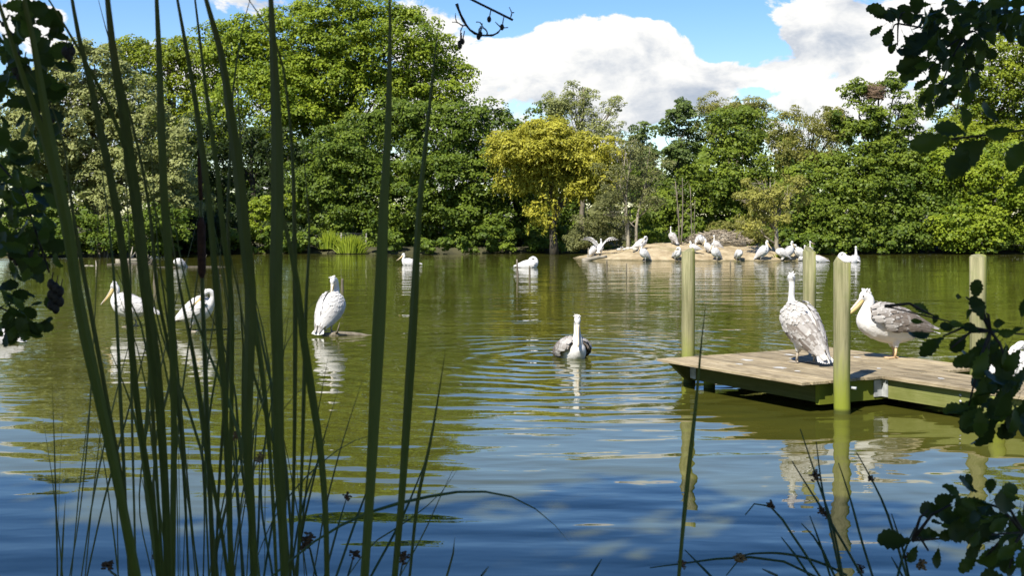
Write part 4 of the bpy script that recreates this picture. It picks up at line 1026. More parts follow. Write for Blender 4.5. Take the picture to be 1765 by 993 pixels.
place('tall', on_dock(1388, 626), 113, 'greyish pelican on the dock with neck stretched straight up, seen from behind')
place('rest', on_dock(1541, 617), 188, 'white pelican with grey wings on the dock, bill drawn to its chest')
place('swim_front', wpos(983, 615), 288, 'pelican swimming towards the bank with raised grey wings')
place('preen_down', wpos(566, 577) + Vector((0, 0, .06)), 70, 'white pelican on the sunken log with bill tucked down its neck')
place('stand_s', wpos(228, 563) + Vector((0, 0, 0.0)), 182, 'white pelican in profile standing in shallow water behind the reeds', 0.98)
place('preen_side', wpos(336, 571), 350, 'white pelican preening its wing behind the reeds', 0.95)
place('swim_tuck', wpos(1722, 652) + Vector((0.12, 0, 0.02)), 20, 'white pelican resting beyond the walkway, half hidden by leaves', 1.0)
place('swim_s', wpos(-14, 592), 180, 'white pelican swimming past the dark overhanging leaves')
place('swim_s', wpos(708, 457), 178, 'lone white pelican swimming before the far alders', 0.9)
place('swim_tuck', wpos(909, 461), 0, 'white pelican swimming beside the pair of thin stakes, preening')
GI = 'pelicans around the bird island'
for pose, px, py, hd, sc, lab in [
    ('spread', 1034, 440, 70, 0.85, 'pelican with both wings spread wide at the island tip'),
    ('upright', 1022, 442, 30, 0.85, 'pelican standing on the pale log below the one with spread wings'),
    ('preen_side', 1103, 433, 10, 0.95, 'white pelican beside the pale stones, head bent over its breast'),
    ('upright', 1112, 450, 200, 0.9, 'grey winged pelican at the shore below the pale stones'),
    ('tall', 1161, 422, 120, 0.9, 'upright white pelican next to the bare sapling stems'),
    ('preen_side', 1166, 450, 300, 0.85, 'small white pelican at the shore beside the left dock post top'),
    ('stand_s', 1198, 437, 185, 0.72, 'brown winged pelican lying on the sand before the brush pile'),
    ('hunched', 1204, 422, 40, 0.8, 'pelican sitting on the left end of the brush pile'),
    ('hunched', 1212, 424, 220, 0.75, 'pelican crouching on the brush pile beside another'),
    ('upright', 1222, 437, 150, 0.78, 'white pelican dozing on the sand in front of the brush pile'),
    ('upright', 1235, 450, 205, 0.92, 'upright pelican at the shore with long bill pressed down'),
    ('hunched', 1272, 450, 290, 0.85, 'small rounded white pelican alone at the sandy shore'),
    ('hunched', 1306, 422, 330, 0.85, 'white pelican asleep on the bank above the weeping willow trunk'),
    ('upright', 1313, 449, 350, 1.05, 'large pelican facing the weeping willow trunk, bill pointing down'),
    ('upright', 1358, 449, 20, 1.0, 'white pelican just past the weeping willow trunk, head up'),
    ('hunched', 1350, 449, 180, 0.9, 'white pelican crouched close behind the weeping willow trunk'),
    ('preen_side', 1380, 449, 170, 1.0, 'pelican leaning forward at the right end of the island'),
    ('swim_tall', 1384, 447, 60, 1.0, 'pelican with raised neck behind the leaning one'),
    ('tall', 1394, 446, 60, 0.85, 'pelican with raised neck at the island end, mostly behind a dock post')]:
    loc = on_island(px, py); loc.z = max(loc.z, 0.0); sc *= 0.92
    if pose.startswith('swim'): loc.z = max(loc.z, 0.0)
    place(pose, loc, hd, lab, sc, GI)
for pose, px, py, hd, sc, lab in [
    ('swim_s', 1412, 452, 200, 0.95, 'pelican swimming off the right end of the island, beside a dock post'),
    ('swim_tuck', 1461, 452, 160, 1.0, 'pelican swimming with lowered outstretched neck near the right bank'),
    ('swim_tall', 1472, 452, 60, 1.0, 'pelican swimming with straight upright neck near the right bank')]:
    place(pose, wpos(px, py), hd, lab, sc, GI)
place('hunched', P(312, 466, 58) + Vector((0, 0, 0)), 220, 'pale bird resting on the thin dark floating log', 0.75)  # pale bird of no certain kind, drawn with the hunched pelican shape
e = place('tall', on_island(1243, 421) + Vector((0, 0.9, 0.35)), 150, 'thin white egret standing high behind the brush pile', 0.8)  # egret, drawn with a smaller copy of the tall pelican

# ------------------------------------------------------------------ reeds on the near bank
def blade_mat(name, a, b_, tip):
    m, t, b = new_mat(name)
    f = attr(t); rnd = t.node('ShaderNodeObjectInfo').outputs['Random']
    co = t.node('ShaderNodeTexCoord').outputs['Object']
    n = t.noise(t.mapping(co, (1, 1, 0.15)), 220, 3, 0.5); n2 = t.noise(co, 6, 3, 0.5)
    c = t.mix(rnd, a, b_); c = t.mix(t.m('MULTIPLY', n, 0.5), c, tuple(x * 1.5 for x in b_))
    c = t.mix(t.smooth(n2, 0.55, 0.8, 0, 0.5), c, tip)
    c = t.mix(t.m('MULTIPLY', f, 0.85), c, tip)
    t.put(b.inputs['Base Color'], c); b.inputs['Roughness'].default_value = 0.42; b.inputs['Specular IOR Level'].default_value = 0.4
    tr = t.node('ShaderNodeBsdfTranslucent'); t.put(tr.inputs[0], c)
    mx = t.node('ShaderNodeMixShader'); mx.inputs[0].default_value = 0.4
    t.l.new(b.outputs[0], mx.inputs[1]); t.l.new(tr.outputs[0], mx.inputs[2]); t.l.new(mx.outputs[0], t.n['Material Output'].inputs[0])
    return m
M['reed'] = blade_mat('reed_leaf', (0.058, 0.078, 0.013), (0.155, 0.195, 0.036), (0.18, 0.16, 0.035))
M['rush'] = blade_mat('rush_stem', (0.040, 0.085, 0.030), (0.065, 0.125, 0.04), (0.12, 0.12, 0.05))
M['rush_flower'] = plain_mat('rush_flower', (0.07, 0.04, 0.022), (0.17, 0.10, 0.05), 90, 0.9, 0.4, dist=0.003)
M['rush_flower_pale'] = plain_mat('rush_flower_pale', (0.20, 0.12, 0.05), (0.33, 0.21, 0.09), 90, 0.9, 0.4, dist=0.003)
M['cattail'] = plain_mat('cattail_head', (0.045, 0.02, 0.012), (0.085, 0.04, 0.022), 160, 0.95, 0.6, dist=0.002)

def gz(x, y): return float(ground_z(np.array(x), np.array(y)))

def blade(root, pts, Y0, Y1, wmax, tw=0.0, tw1=0.5, tipfrac=0.45, basefrac=0.55, name='leaf', mat='reed', seed=0, n=60, round_=False):
    """pts: photo positions from the bottom up; Y0, Y1 distance at the bottom and at the tip"""
    k = len(pts); w3 = []
    for i, q in enumerate(pts):
        u = i / (k - 1); w3.append(P(q[0], q[1], Y0 + (Y1 - Y0) * u))
    vis = sum((w3[i + 1] - w3[i]).length for i in range(k - 1))
    d = (w3[0] - w3[1]).normalized(); g0 = gz(w3[0].x, w3[0].y) - 0.04
    if d.z < -0.35 and w3[0].z > g0:                                    # go on down to where it grows
        t_ = (w3[0].z - g0) / -d.z
        w3 = [w3[0] + Vector((d.x * t_ * 0.75, d.y * t_, d.z * t_)), w3[0] + Vector((d.x * t_ * .45, d.y * t_ * .5, d.z * t_ * .5))] + w3
    sp = [Vector(p) for p in spline([tuple(p) for p in w3], n)]
    base = Vector(root.location); mb = MB()
    tot = sum((sp[i + 1] - sp[i]).length for i in range(n - 1)); fv = min(1.0, vis / tot); tipfrac = tipfrac * fv
    if round_:
        mb.tube([p - base for p in sp], [wmax * 0.5 * max(0.25, min(1, 0.4 + 1.2 * (1 - i / (n - 1)) / fv)) for i in range(n)], 6)
        return part(name, mb.mesh(name, M[mat]), root)
    for i, p in enumerate(sp):
        u = i / (n - 1); t = (sp[min(i + 1, n - 1)] - sp[max(i - 1, 0)]).normalized()
        view = (p - Vector((0, 0, CH))); side = t.cross(Vector((0.0, 1.0, 0.0)))
        if side.length < 0.1: side = Vector((1, 0, 0))
        side.normalize(); nrm = side.cross(t).normalized()
        a = tw + (tw1 - tw) * u; s2 = side * math.cos(a) + nrm * math.sin(a); n2 = nrm * math.cos(a) - side * math.sin(a)
        vv = min(1.0, max(0.0, (u - 1 + fv) / fv / 0.5)); w = 0.66 * wmax * (0.62 + 0.38 * vv * vv * (3 - 2 * vv)) * (min(1.0, (1 - u) / tipfrac) ** 0.8 * 0.985 + 0.015)
        q = p - base
        mb.v += [tuple(q - s2 * w * .5 + n2 * w * 0.10), tuple(q - n2 * w * 0.05), tuple(q + s2 * w * .5 + n2 * w * 0.10), tuple(q + n2 * w * 0.10)]
    for i in range(n - 1):
        u = i / (n - 1)
        for j in range(4): mb.f.append((i * 4 + j, i * 4 + (j + 1) % 4, i * 4 + 4 + (j + 1) % 4, i * 4 + 4 + j)); mb.t.append(max(0, (u - 0.9) * 8))
    return part(name, mb.mesh(name, M[mat], False), root)

def cattail(px, Y, label):
    x = (px - CX) * Y / F
    return thing('cattail_plant', (x, Y, gz(x, Y)), label, 'reeds', 'cattail plants on the near bank')

c1 = cattail(190, 1.75, 'cattail plant with broad leaves leaning over the dark overhanging branch')
blade(c1, [(228, 993), (203, 857), (171, 708), (138, 560), (112, 400), (75, 241), (30, 106), (-10, -20), (-45, -150)], 1.75, 1.6, 0.021, 0.25, 0.5, 0.35)
blade(c1, [(238, 993), (215, 880), (185, 740), (158, 620), (133, 500), (118, 392), (96, 287), (75, 176), (58, 75), (38, -20), (20, -160)], 1.62, 1.5, 0.018, -0.5, -0.1, 0.35)
blade(c1, [(280, 993), (268, 800), (256, 600), (242, 400), (226, 292), (201, 216), (161, 131), (121, 60), (75, -15), (30, -80)], 1.9, 1.8, 0.014, 0.6, 0.3, 0.4)
blade(c1, [(232, 993), (213, 847), (181, 674), (160, 560), (138, 440), (120, 330), (112, 260), (92, 190), (40, 110)], 2.0, 2.0, 0.013, 0.9, 0.2, 0.5)
blade(c1, [(105, 993), (110, 900), (113, 855)], 2.0, 2.0, 0.008, 0.3, 0.3, 0.9)
blade(c1, [(120, 993), (135, 900), (150, 760), (160, 600), (168, 440), (172, 320), (178, 290)], 2.3, 2.3, 0.009, 0.5, 0.8, 0.6)
blade(c1, [(140, 993), (160, 860), (190, 720), (215, 620), (240, 540), (262, 505)], 2.2, 2.2, 0.010, 0.5, 0.8, 0.6)

c2 = cattail(280, 1.85, 'cattail plant with tall upright leaves left of the brown seed head')
blade(c2, [(273, 993), (268, 912), (253, 808), (238, 713), (226, 599), (216, 480), (200, 360), (178, 250), (156, 146), (138, 75), (121, -20), (105, -140)], 1.85, 1.75, 0.018, 0.35, 0.15, 0.35)
blade(c2, [(288, 993), (284, 847), (278, 748), (268, 629), (250, 500), (234, 352), (221, 262), (211, 186), (196, 100), (184, -10), (172, -150)], 1.7, 1.6, 0.024, -0.2, 0.25, 0.32)
blade(c2, [(298, 993), (299, 847), (298, 649), (293, 500), (283, 352), (278, 242), (274, 100), (269, -20), (266, -150)], 1.78, 1.7, 0.018, 0.6, 0.1, 0.32)
blade(c2, [(325, 993), (318, 860), (308, 720), (290, 600), (270, 500), (262, 400), (243, 280), (222, 190), (206, 130), (180, 40), (160, -40)], 2.1, 2.05, 0.011, 0.7, 0.4, 0.45)
blade(c2, [(262, 993), (240, 880), (250, 760), (280, 620), (300, 530), (330, 420), (350, 340)], 2.3, 2.3, 0.010, 0.3, 0.9, 0.6)
blade(c2, [(150, 993), (175, 880), (215, 730), (250, 600), (268, 510), (278, 440)], 2.25, 2.25, 0.009, 0.2, 0.6, 0.7)
blade(c2, [(340, 993), (325, 850), (306, 640), (285, 430), (250, 300), (222, 200), (210, 140)], 2.4, 2.4, 0.009, 0.2, 0.6, 0.6)

c3 = cattail(365, 1.9, 'cattail plant bearing the dark brown seed head among its leaves')
blade(c3, [(392, 993), (382, 922), (367, 837), (355, 778), (345, 698), (330, 599), (310, 500), (298, 420), (286, 330)], 1.8, 1.8, 0.017, 0.3, 0.6, 0.6)
blade(c3, [(400, 993), (392, 800), (384, 640), (372, 500), (362, 377), (347, 252), (335, 166), (322, 90), (304, -10), (285, -140)], 1.9, 1.85, 0.0165, 0.1, 0.4, 0.35)
blade(c3, [(395, 993), (397, 798), (399, 649), (397, 500), (384, 400), (375, 302), (362, 211), (352, 131), (335, -10), (322, -120)], 2.05, 2.0, 0.014, 0.5, 0.2, 0.4)
blade(c3, [(372, 993), (376, 860), (385, 720), (393, 600), (396, 480), (392, 380), (395, 300), (403, 141), (413, 75), (430, 0), (450, -60)], 2.1, 2.1, 0.012, 0.1, 0.5, 0.5)
blade(c3, [(350, 993), (352, 880), (348, 760), (356, 640), (372, 520), (380, 430), (384, 350)], 2.2, 2.2, 0.011, 0.4, 0.9, 0.6)
st = blade(c3, [(368, 993), (360, 800), (354, 640), (349, 500), (347, 380), (343, 250), (340, 190)], 1.95, 1.95, 0.0075, name='stem', round_=True)
mb = MB(); hp_ = [P(348.5, 482, 1.95), P(348, 470, 1.95), P(347.5, 430, 1.95), P(347, 385, 1.95), P(346.8, 373, 1.95)]
mb.tube([p - c3.location for p in hp_], [0.002, 0.0062, 0.0066, 0.0062, 0.002], 14); part('seed_head', mb.mesh('seed_head', M['cattail']), c3)
mb = MB(); hp_ = [P(346.3, 345, 1.95), P(345, 320, 1.95), P(343.5, 280, 1.95), P(342, 255, 1.95)]
mb.tube([p - c3.location for p in hp_], [0.003, 0.0035, 0.003, 0.001], 10); part('flower_spike', mb.mesh('flower_spike', M['cattail']), c3)

c4 = cattail(440, 1.75, 'cattail plant with the broadest leaf, right of the brown seed head')
blade(c4, [(437, 993), (432, 872), (426, 778), (427, 649), (430, 500), (420, 403), (408, 282), (395, 191), (382, 100), (352, -10), (325, -120)], 1.65, 1.6, 0.028, 0.15, 0.5, 0.38)
blade(c4, [(476, 993), (469, 847), (461, 738), (449, 624), (434, 530), (425, 420), (418, 300), (412, 200), (408, 110)], 1.95, 1.95, 0.014, 0.7, 0.2, 0.5)
blade(c4, [(490, 993), (484, 860), (480, 748), (478, 620), (474, 500), (477, 352), (476, 226), (471, 100), (466, -10), (463, -130)], 1.62, 1.58, 0.027, -0.15, 0.35, 0.36)
blade(c4, [(425, 993), (430, 900), (440, 760), (446, 640), (452, 560)], 2.2, 2.2, 0.010, 0.4, 0.9, 0.6)
blade(c4, [(380, 993), (390, 900), (430, 760), (470, 650), (500, 580), (540, 522), (597, 485)], 1.9, 2.0, 0.010, 0.9, 1.1, 0.6)
blade(c4, [(405, 993), (420, 860), (460, 760), (500, 690), (540, 655), (595, 645)], 2.1, 2.2, 0.010, 0.8, 1.2, 0.6)
blade(c4, [(430, 993), (480, 880), (540, 810), (600, 765), (672, 741)], 2.1, 2.2, 0.010, 0.8, 1.2, 0.6)

c5 = cattail(530, 1.8, 'cattail plant whose leaves cross below the preening pelican')
blade(c5, [(563, 993), (561, 897), (551, 773), (536, 674), (521, 574), (508, 468), (490, 385), (468, 302), (455, 230)], 1.75, 1.75, 0.020, 0.0, 0.5, 0.5)
blade(c5, [(512, 993), (520, 800), (523, 680), (528, 500), (533, 403), (527, 310), (517, 218)], 1.9, 1.9, 0.013, 0.3, 0.7, 0.5)
blade(c5, [(500, 993), (505, 860), (508, 640), (508, 500), (507, 400), (505, 302), (496, 176), (478, 80), (433, 5), (400, -40)], 1.95, 1.95, 0.014, 0.5, 0.5, 0.5)
blade(c5, [(470, 993), (540, 935), (620, 890), (720, 860), (820, 847), (880, 856), (940, 890), (985, 940)], 1.85, 2.0, 0.011, 0.9, 1.0, 0.6)
blade(c5, [(540, 993), (560, 880), (585, 780), (610, 700), (630, 640)], 2.2, 2.2, 0.008, 0.4, 0.8, 0.7)

c6 = cattail(640, 1.7, 'cattail plant of two tall separate leaves beside the open water')
blade(c6, [(628, 993), (640, 800), (648, 640), (656, 480), (661, 350), (668, 230), (671, 120), (672, 20), (670, -60)], 1.65, 1.62, 0.0285, 0.0, 0.35, 0.6)
blade(c6, [(680, 993), (690, 880), (702, 700), (711, 560), (723, 350), (735, 230), (746, 130), (757, 25)], 1.75, 1.72, 0.0235, 0.25, 0.5, 0.65)
blade(c6, [(706, 993), (722, 850), (741, 765), (756, 680), (769, 595)], 1.9, 1.9, 0.011, 0.2, 0.5, 0.7)
blade(c6, [(600, 993), (640, 940), (700, 900), (760, 850), (800, 792)], 2.1, 2.1, 0.005, 0.4, 0.8, 0.7)
blade(c6, [(690, 993), (730, 920), (762, 850), (790, 790)], 2.0, 2.0, 0.005, 0.4, 0.8, 0.7)
blade(c6, [(770, 993), (780, 960), (784, 925)], 1.9, 1.9, 0.008, 0.2, 0.5, 0.9)
c7 = cattail(1175, 1.8, 'single narrow reed leaf standing before the left end of the dock')
blade(c7, [(1170, 993), (1178, 900), (1188, 800), (1200, 690), (1210, 580), (1218, 512)], 1.8, 1.8, 0.0125, 0.25, 0.5, 0.75)
rnd = random.Random(12)
for k_, cc_ in enumerate((c1, c2, c3, c4, c5)):
    for i in range(5):
        x0 = (150, 250, 350, 420, 500)[k_] + rnd.uniform(-60, 60); h = rnd.uniform(180, 420); ln = rnd.uniform(-60, 90)
        blade(cc_, [(x0, 993), (x0 + ln * 0.4, 993 - h * 0.5), (x0 + ln, 993 - h)], 2.3, 2.35, rnd.uniform(0.005, 0.010), rnd.uniform(0, 1), rnd.uniform(0, 1), 0.8, n=16)

for k_ in range(22):
    x0 = rnd.uniform(215, 520); x1 = x0 + rnd.gauss(-55, 70); y1 = rnd.uniform(120, 620); bend_ = rnd.gauss(0, 22)
    Yb = rnd.uniform(1.9, 2.5)
    blade((c1, c2, c3, c4, c5)[min(4, int((x0 - 215) / 62))], [(x0, 993), (x0 + (x1 - x0) * 0.22, 993 - (993 - y1) * 0.34), (x0 + (x1 - x0) * 0.52 + bend_, 993 - (993 - y1) * 0.68), (x1 + bend_ * 0.4, y1)], Yb, Yb + 0.05, rnd.uniform(0.006, 0.012), rnd.uniform(-0.8, 0.8), rnd.uniform(-0.9, 0.9), 0.7, n=30)

# rushes with brown flower tufts
def rush_clump(px, Y, label, stems, heads, pale=()):
    x = (px - CX) * Y / F; root = thing('rush_clump', (x, Y, gz(x, Y)), label, 'rushes', 'rush clumps on the near bank')
    for q in stems: blade(root, q, Y, Y + 0.05, 0.0040, name='stem', mat='rush', round_=True, n=64)
    rg = np.random.RandomState(int(px))
    for (hx_, hy_, r) in heads:
        mb = MB(); c = P(hx_, hy_, Y + 0.02) - root.location
        for i in range(46):
            d = Vector(rg.normal(size=3)).normalized() * r * 0.72 * rg.uniform(0.25, 1.1)
            mb.ellipsoid(c + d, (r * 0.20, r * 0.13, r * 0.13), None, 6, 4); mb.tube([c, c + d], [r * 0.03, r * 0.02], 3)
        part('flower_head', mb.mesh('flower_head', M['rush_flower_pale' if (hx_, hy_) in pale else 'rush_flower']), root)
def z7(*q): return [(1120 + x / 2.7364, 700 + y / 2.7364) for x, y in reversed(q)]
rush_clump(1460, 2.0, 'rush clump with crossing thin stems in front of the dock reflection',
    [z7((710, 110), (790, 350), (860, 560), (910, 802)), z7((785, 170), (815, 400), (840, 520), (900, 802)), z7((670, 260), (750, 390), (860, 560), (1000, 802)), z7((890, 270), (940, 420), (1000, 640), (1050, 802)),
     z7((975, 220), (1045, 345), (1110, 480), (1150, 600), (1210, 802)), z7((450, 515), (470, 480), (500, 460), (540, 457), (575, 480), (680, 620), (800, 802)), z7((755, 520), (800, 640), (850, 802)), z7((620, 620), (690, 710), (750, 802)), z7((715, 555), (790, 640), (870, 802)), z7((1140, 510), (1200, 700), (1220, 802)), z7((1250, 575), (1200, 690), (1170, 802)), z7((1140, 715), (1190, 802))],
    [(1406, 821, .012), (1501, 825, .008), (1328, 871, .010), (1416, 881, .009), (1425, 888, .008), (1483, 981, .010), (1566, 960, .010), (1588, 975, .012)], pale=((1588, 975),))
rush_clump(1300, 2.0, 'rush clump with long stems bent flat over the water',
    [z7((0, 765), (150, 745), (430, 715), (600, 725), (770, 802)), z7((360, 802), (410, 740), (430, 715), (560, 695), (700, 710), (890, 780), (930, 802))[::1], z7((165, 680), (225, 740), (285, 802)), z7((530, 770), (600, 802))],
    [(1276, 963, .013), (1176, 974, .010)], pale=((1276, 963),))
rush_clump(480, 2.1, 'rush clump with brown flower tufts between the cattail leaves',
    [[(440, 993), (446, 900), (447, 795)], [(420, 993), (410, 860), (407, 750)], [(560, 993), (585, 900), (598, 857)], [(545, 993), (535, 950), (530, 930)], [(600, 993), (607, 970), (612, 950)], [(690, 993), (694, 975), (697, 955)],
     [(470, 993), (450, 860), (460, 740), (480, 640)], [(455, 993), (470, 900), (490, 790)], [(500, 993), (520, 880), (560, 760)], [(580, 993), (620, 880), (650, 800)], [(640, 993), (690, 900), (740, 780)], [(200, 993), (190, 985), (185, 975)], [(830, 993), (842, 978)], [(1020, 993), (1037, 965)]],
    [(407, 750, .012), (447, 790, .012), (598, 857, .010), (530, 930, .016), (524, 942, .012), (612, 955, .012), (695, 962, .014), (185, 975, .013), (270, 960, .010)], pale=((447, 790), (407, 750)))

# ------------------------------------------------------------------ overhanging alders on both sides of the view
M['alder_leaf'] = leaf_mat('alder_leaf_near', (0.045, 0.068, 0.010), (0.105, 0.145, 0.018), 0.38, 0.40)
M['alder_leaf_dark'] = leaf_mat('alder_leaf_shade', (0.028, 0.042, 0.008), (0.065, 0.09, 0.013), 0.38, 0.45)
def leaf_shape(seed, mat):
    """alder leaf: rounded, widest beyond the middle, toothed rim, folded along the midrib; length 1 along +x"""
    rg = np.random.RandomState(seed); n = 13; bend = rg.uniform(-0.35, 0.40); fold = rg.uniform(0.10, 0.55); asp = rg.uniform(0.24, 0.36)
    V = []; Fq = []
    for i in range(n):
        u = i / (n - 1); w = asp * (math.sin(math.pi * u ** 1.15) ** 0.75) * (0.72 + 0.45 * u)
        if i in (0,): w = 0.01
        if i == n - 1: w = 0.02
        tooth = 0.030 * (1 if i % 2 else -1) * (0 < i < n - 1)
        z = bend * u * u - 0.05 * math.sin(6 * u + seed)
        V += [(u, 0, z), (u + 0.03 * (i < n - 1), w + tooth, z + fold * w + 0.03 * rg.normal() * (i % 2)), (u + 0.03 * (i < n - 1), -w - tooth, z + fold * w + 0.03 * rg.normal() * (i % 2))]
    for i in range(n - 1):
        a = i * 3; Fq += [(a, a + 3, a + 4, a + 1), (a, a + 2, a + 5, a + 3)]
    V = [(v[0] + 0.0, v[1], v[2]) for v in V]
    b = len(V); V += [(-0.35, 0.010, 0.03), (-0.35, -0.010, 0.03), (0.02, -0.008, 0), (0.02, 0.008, 0)]; Fq.append((b, b + 1, b + 2, b + 3))      # stalk
    me = bpy.data.meshes.new('leaf'); me.from_pydata(V, [], Fq)
    me.attributes.new('tint', 'FLOAT', 'FACE').data.foreach_set('value', np.full(len(Fq), rg.uniform(0.1, 1.0), dtype=np.float32))
    me.polygons.foreach_set('use_smooth', np.ones(len(Fq), dtype=bool)); me.materials.append(mat); me.update(); return me
LEAVES = [leaf_shape(i, M['alder_leaf'] if i % 2 else M['alder_leaf_dark']) for i in range(8)]
lrng = random.Random(21)
def put_leaf(branch, pos, ang, size, tilt=None, roll=None):
    """ang: direction of the leaf in the picture plane in degrees (0 right, 90 up)"""
    o = bpy.data.objects.new('leaf', LEAVES[lrng.randrange(8)]); COL.objects.link(o); o.parent = branch
    d = Vector((math.cos(R(ang)), lrng.uniform(-0.5, 0.5) if tilt is None else tilt, math.sin(R(ang)))).normalized()
    r = (lrng.uniform(-1.3, 1.3) if roll is None else roll)
    up = Vector((0, -1, 0.35)) - d * d.dot(Vector((0, -1, 0.35))); up.normalize(); side = up.cross(d)
    up2 = up * math.cos(r) + side * math.sin(r); s2 = up2.cross(d)
    o.matrix_local = Matrix.Translation(pos) @ Matrix((d, s2, up2)).transposed().to_4x4() @ Matrix.Diagonal((size, size, size, 1))

def branch(root, pts, r0, r1, name='branch', ex=3.0):
    sp = [Vector(p) for p in spline([tuple(p) for p in pts], 16)]; base = Vector(root.location)
    mb = MB(); mb.tube([p - base for p in sp], [r1 + (r0 - r1) * (1 - i / 15) ** ex for i in range(16)], 7)
    return part(name, mb.mesh(name, M['twig']), root), sp

def cones(root, br, pts, r=0.006):
    mbn = MB()
    base = Vector(root.location)
    for p in pts:
        p = Vector(p) - base
        mb = MB(); mb.ellipsoid(p, (r, r, r * 1.5), None, 8, 6); mb.tube([p, p + Vector((0.004, 0, 0.022))], [0.0012, 0.001], 4)
        part('cone', mb.mesh('cone', M['twig']), br)

def overhang(side):
    Yt = 2.4; X = 3.0 * side
    lab = 'dark alder leaning in over the water %s' % ('beside the dock walkway' if side > 0 else 'behind the reeds, hung with cones')
    root = thing('alder_tree', (X, Yt, gz(X, Yt)), lab, 'tree', 'alders leaning in from the near bank')
    base = Vector(root.location); mb = MB(); rg = np.random.RandomState(40 + side)
    pts = [base - Vector((0, 0, 0.3)), base + Vector((-0.1 * side, 0, 1.2)), base + Vector((0.1 * side, 0.1, 3.0)), base + Vector((0.0, 0.0, 5.5))]
    sp = [Vector(p) for p in spline([tuple(p) for p in pts], 10)]
    mb.tube([p - base for p in sp], [0.15 * (1 - 0.8 * i / 9) for i in range(10)], 9); part('trunk', mb.mesh('trunk', M['bark_dark']), root)
    L3 = [(np.array((X + rg.uniform(-.5, .9) * side, Yt + rg.uniform(-1.3, 0.4), rg.uniform(3.6, 6.0))), np.array((0.9, 0.9, 0.7))) for i in range(9)]
    V, Qd, ti = crown_mesh(60 + side, L3, 2600, M['alder'], leaf=0.10, clump=0.4, cull=0)
    part('crown', quads_mesh('crown', V - np.array(base), Qd, M['alder'], ti), root)
    return root, sp
RA, rsp = overhang(1)
LA, lsp = overhang(-1)

def fill_leaves(root, br, poly, n, Y, dY, size, ang, spread_):
    """leaves scattered through a bough whose outline is given in the picture, each at its own distance"""
    xs = [p[0] for p in poly]; ys = [p[1] for p in poly]; base = Vector(root.location); k = 0; it = 0
    while k < n and it < n * 30:
        it += 1; x = lrng.uniform(min(xs), max(xs)); y = lrng.uniform(min(ys), max(ys)); ins = False; j = len(poly) - 1
        for i in range(len(poly)):
            if (poly[i][1] > y) != (poly[j][1] > y) and x < (poly[j][0] - poly[i][0]) * (y - poly[i][1]) / (poly[j][1] - poly[i][1]) + poly[i][0]: ins = not ins
            j = i
        if not ins: continue
        put_leaf(br, P(x, y, Y + lrng.uniform(-dY, dY)) - base, ang + lrng.uniform(-spread_, spread_), size * lrng.uniform(0.7, 1.2)); k += 1

def leaves_at(root, br, L, Y, sc=1.0):
    """(x, y of the stalk end, direction, length in photo pixels)"""
    base = Vector(root.location)
    for (x, y, a, ln) in L: put_leaf(br, P(x, y, Y + lrng.uniform(-0.06, 0.06)) - base, a, ln * Y / F * sc, roll=lrng.uniform(-0.8, 0.8), tilt=lrng.uniform(-0.3, 0.3))

def side_twigs(root, br, sp, targets, Y):
    base = Vector(root.location)
    for (x, y) in targets:
        q = P(x, y, Y); s_ = min(sp, key=lambda p: (p - q).length + 0.0)
        m_ = s_.lerp(q, 0.5) + Vector((0, 0, 0.012)); mb = MB(); mb.tube([p - base for p in (s_, m_, q)], [0.0028, 0.0022, 0.0014], 5)
        part('twig', mb.mesh('twig', M['twig']), br)

# upper right bough
Y = 3.4
br, sp = branch(RA, [rsp[6], P(1950, -160, 3.0), P(1765, 20, Y), P(1660, 60, Y), P(1600, 55, Y), P(1548, 40, Y)], 0.03, 0.0025)
def z4(L): return [(1480 + x / 4.512, y / 4.512, a, ln) for x, y, a, ln in L]
leaves_at(RA, br, z4([(235, 95, 165, 30 ), (215, 150, 140, 24), (190, 200, 215, 24), (255, 215, 250, 30), (330, 90, 200, 30), (320, 190, 110, 28), (400, 205, 110, 34), (440, 140, 85, 32), (350, 265, 300, 22), (380, 300, 345, 16), (430, 370, 175, 18), (545, 440, 205, 46), (520, 400, 200, 40), (530, 470, 215, 42), (640, 470, 240, 32), (530, 585, 150, 24), (560, 610, 215, 26), (600, 620, 245, 34), (575, 765, 250, 28), (530, 750, 210, 22), (590, 770, 280, 14), (690, 640, 250, 36), (770, 660, 230, 36), (870, 610, 260, 34), (920, 560, 250, 26), (940, 380, 330, 24), (930, 470, 300, 16), (250, 340, 270, 10), (300, 330, 230, 16), (600, 230, 215, 50), (650, 200, 225, 46), (480, 110, 300, 26), (620, 140, 250, 30)]), Y, 1.25)
fill_leaves(RA, br, [(1600, 0), (1765, 0), (1765, 40), (1700, 50), (1695, 95), (1672, 130), (1655, 160), (1630, 155), (1612, 120), (1600, 90), (1622, 40), (1575, 28)], 135, Y, 0.35, 0.050, 235, 60)
fill_leaves(RA, br, [(1690, 0), (1790, 0), (1790, 60), (1740, 42), (1700, 50)], 40, Y, 0.3, 0.048, 240, 60)
side_twigs(RA, br, sp, [(1535, 60), (1547, 78), (1600, 120), (1612, 175), (1560, 20), (1670, 150), (1650, 110), (1690, 60)], Y)
cones(RA, br, [P(1536, 84, 3.4), P(1718, 48, 3.4), P(1714, 42, 3.4), P(1722, 40, 3.4)], 0.009)
# thin bough with long leaves
br, sp = branch(RA, [rsp[5], P(1900, 150, 2.2), P(1765, 228, 2.1), P(1700, 228, 2.1), P(1640, 240, 2.1)], 0.016, 0.002)
leaves_at(RA, br, [(1640, 238, 190, 62), (1668, 232, 170, 52), (1700, 240, 215, 60), (1670, 255, 235, 56), (1665, 225, 95, 36), (1722, 210, 150, 38), (1765, 240, 240, 50), (1750, 225, 185, 48), (1770, 280, 260, 40), (1768, 225, 60, 20)], 2.1, 1.15)
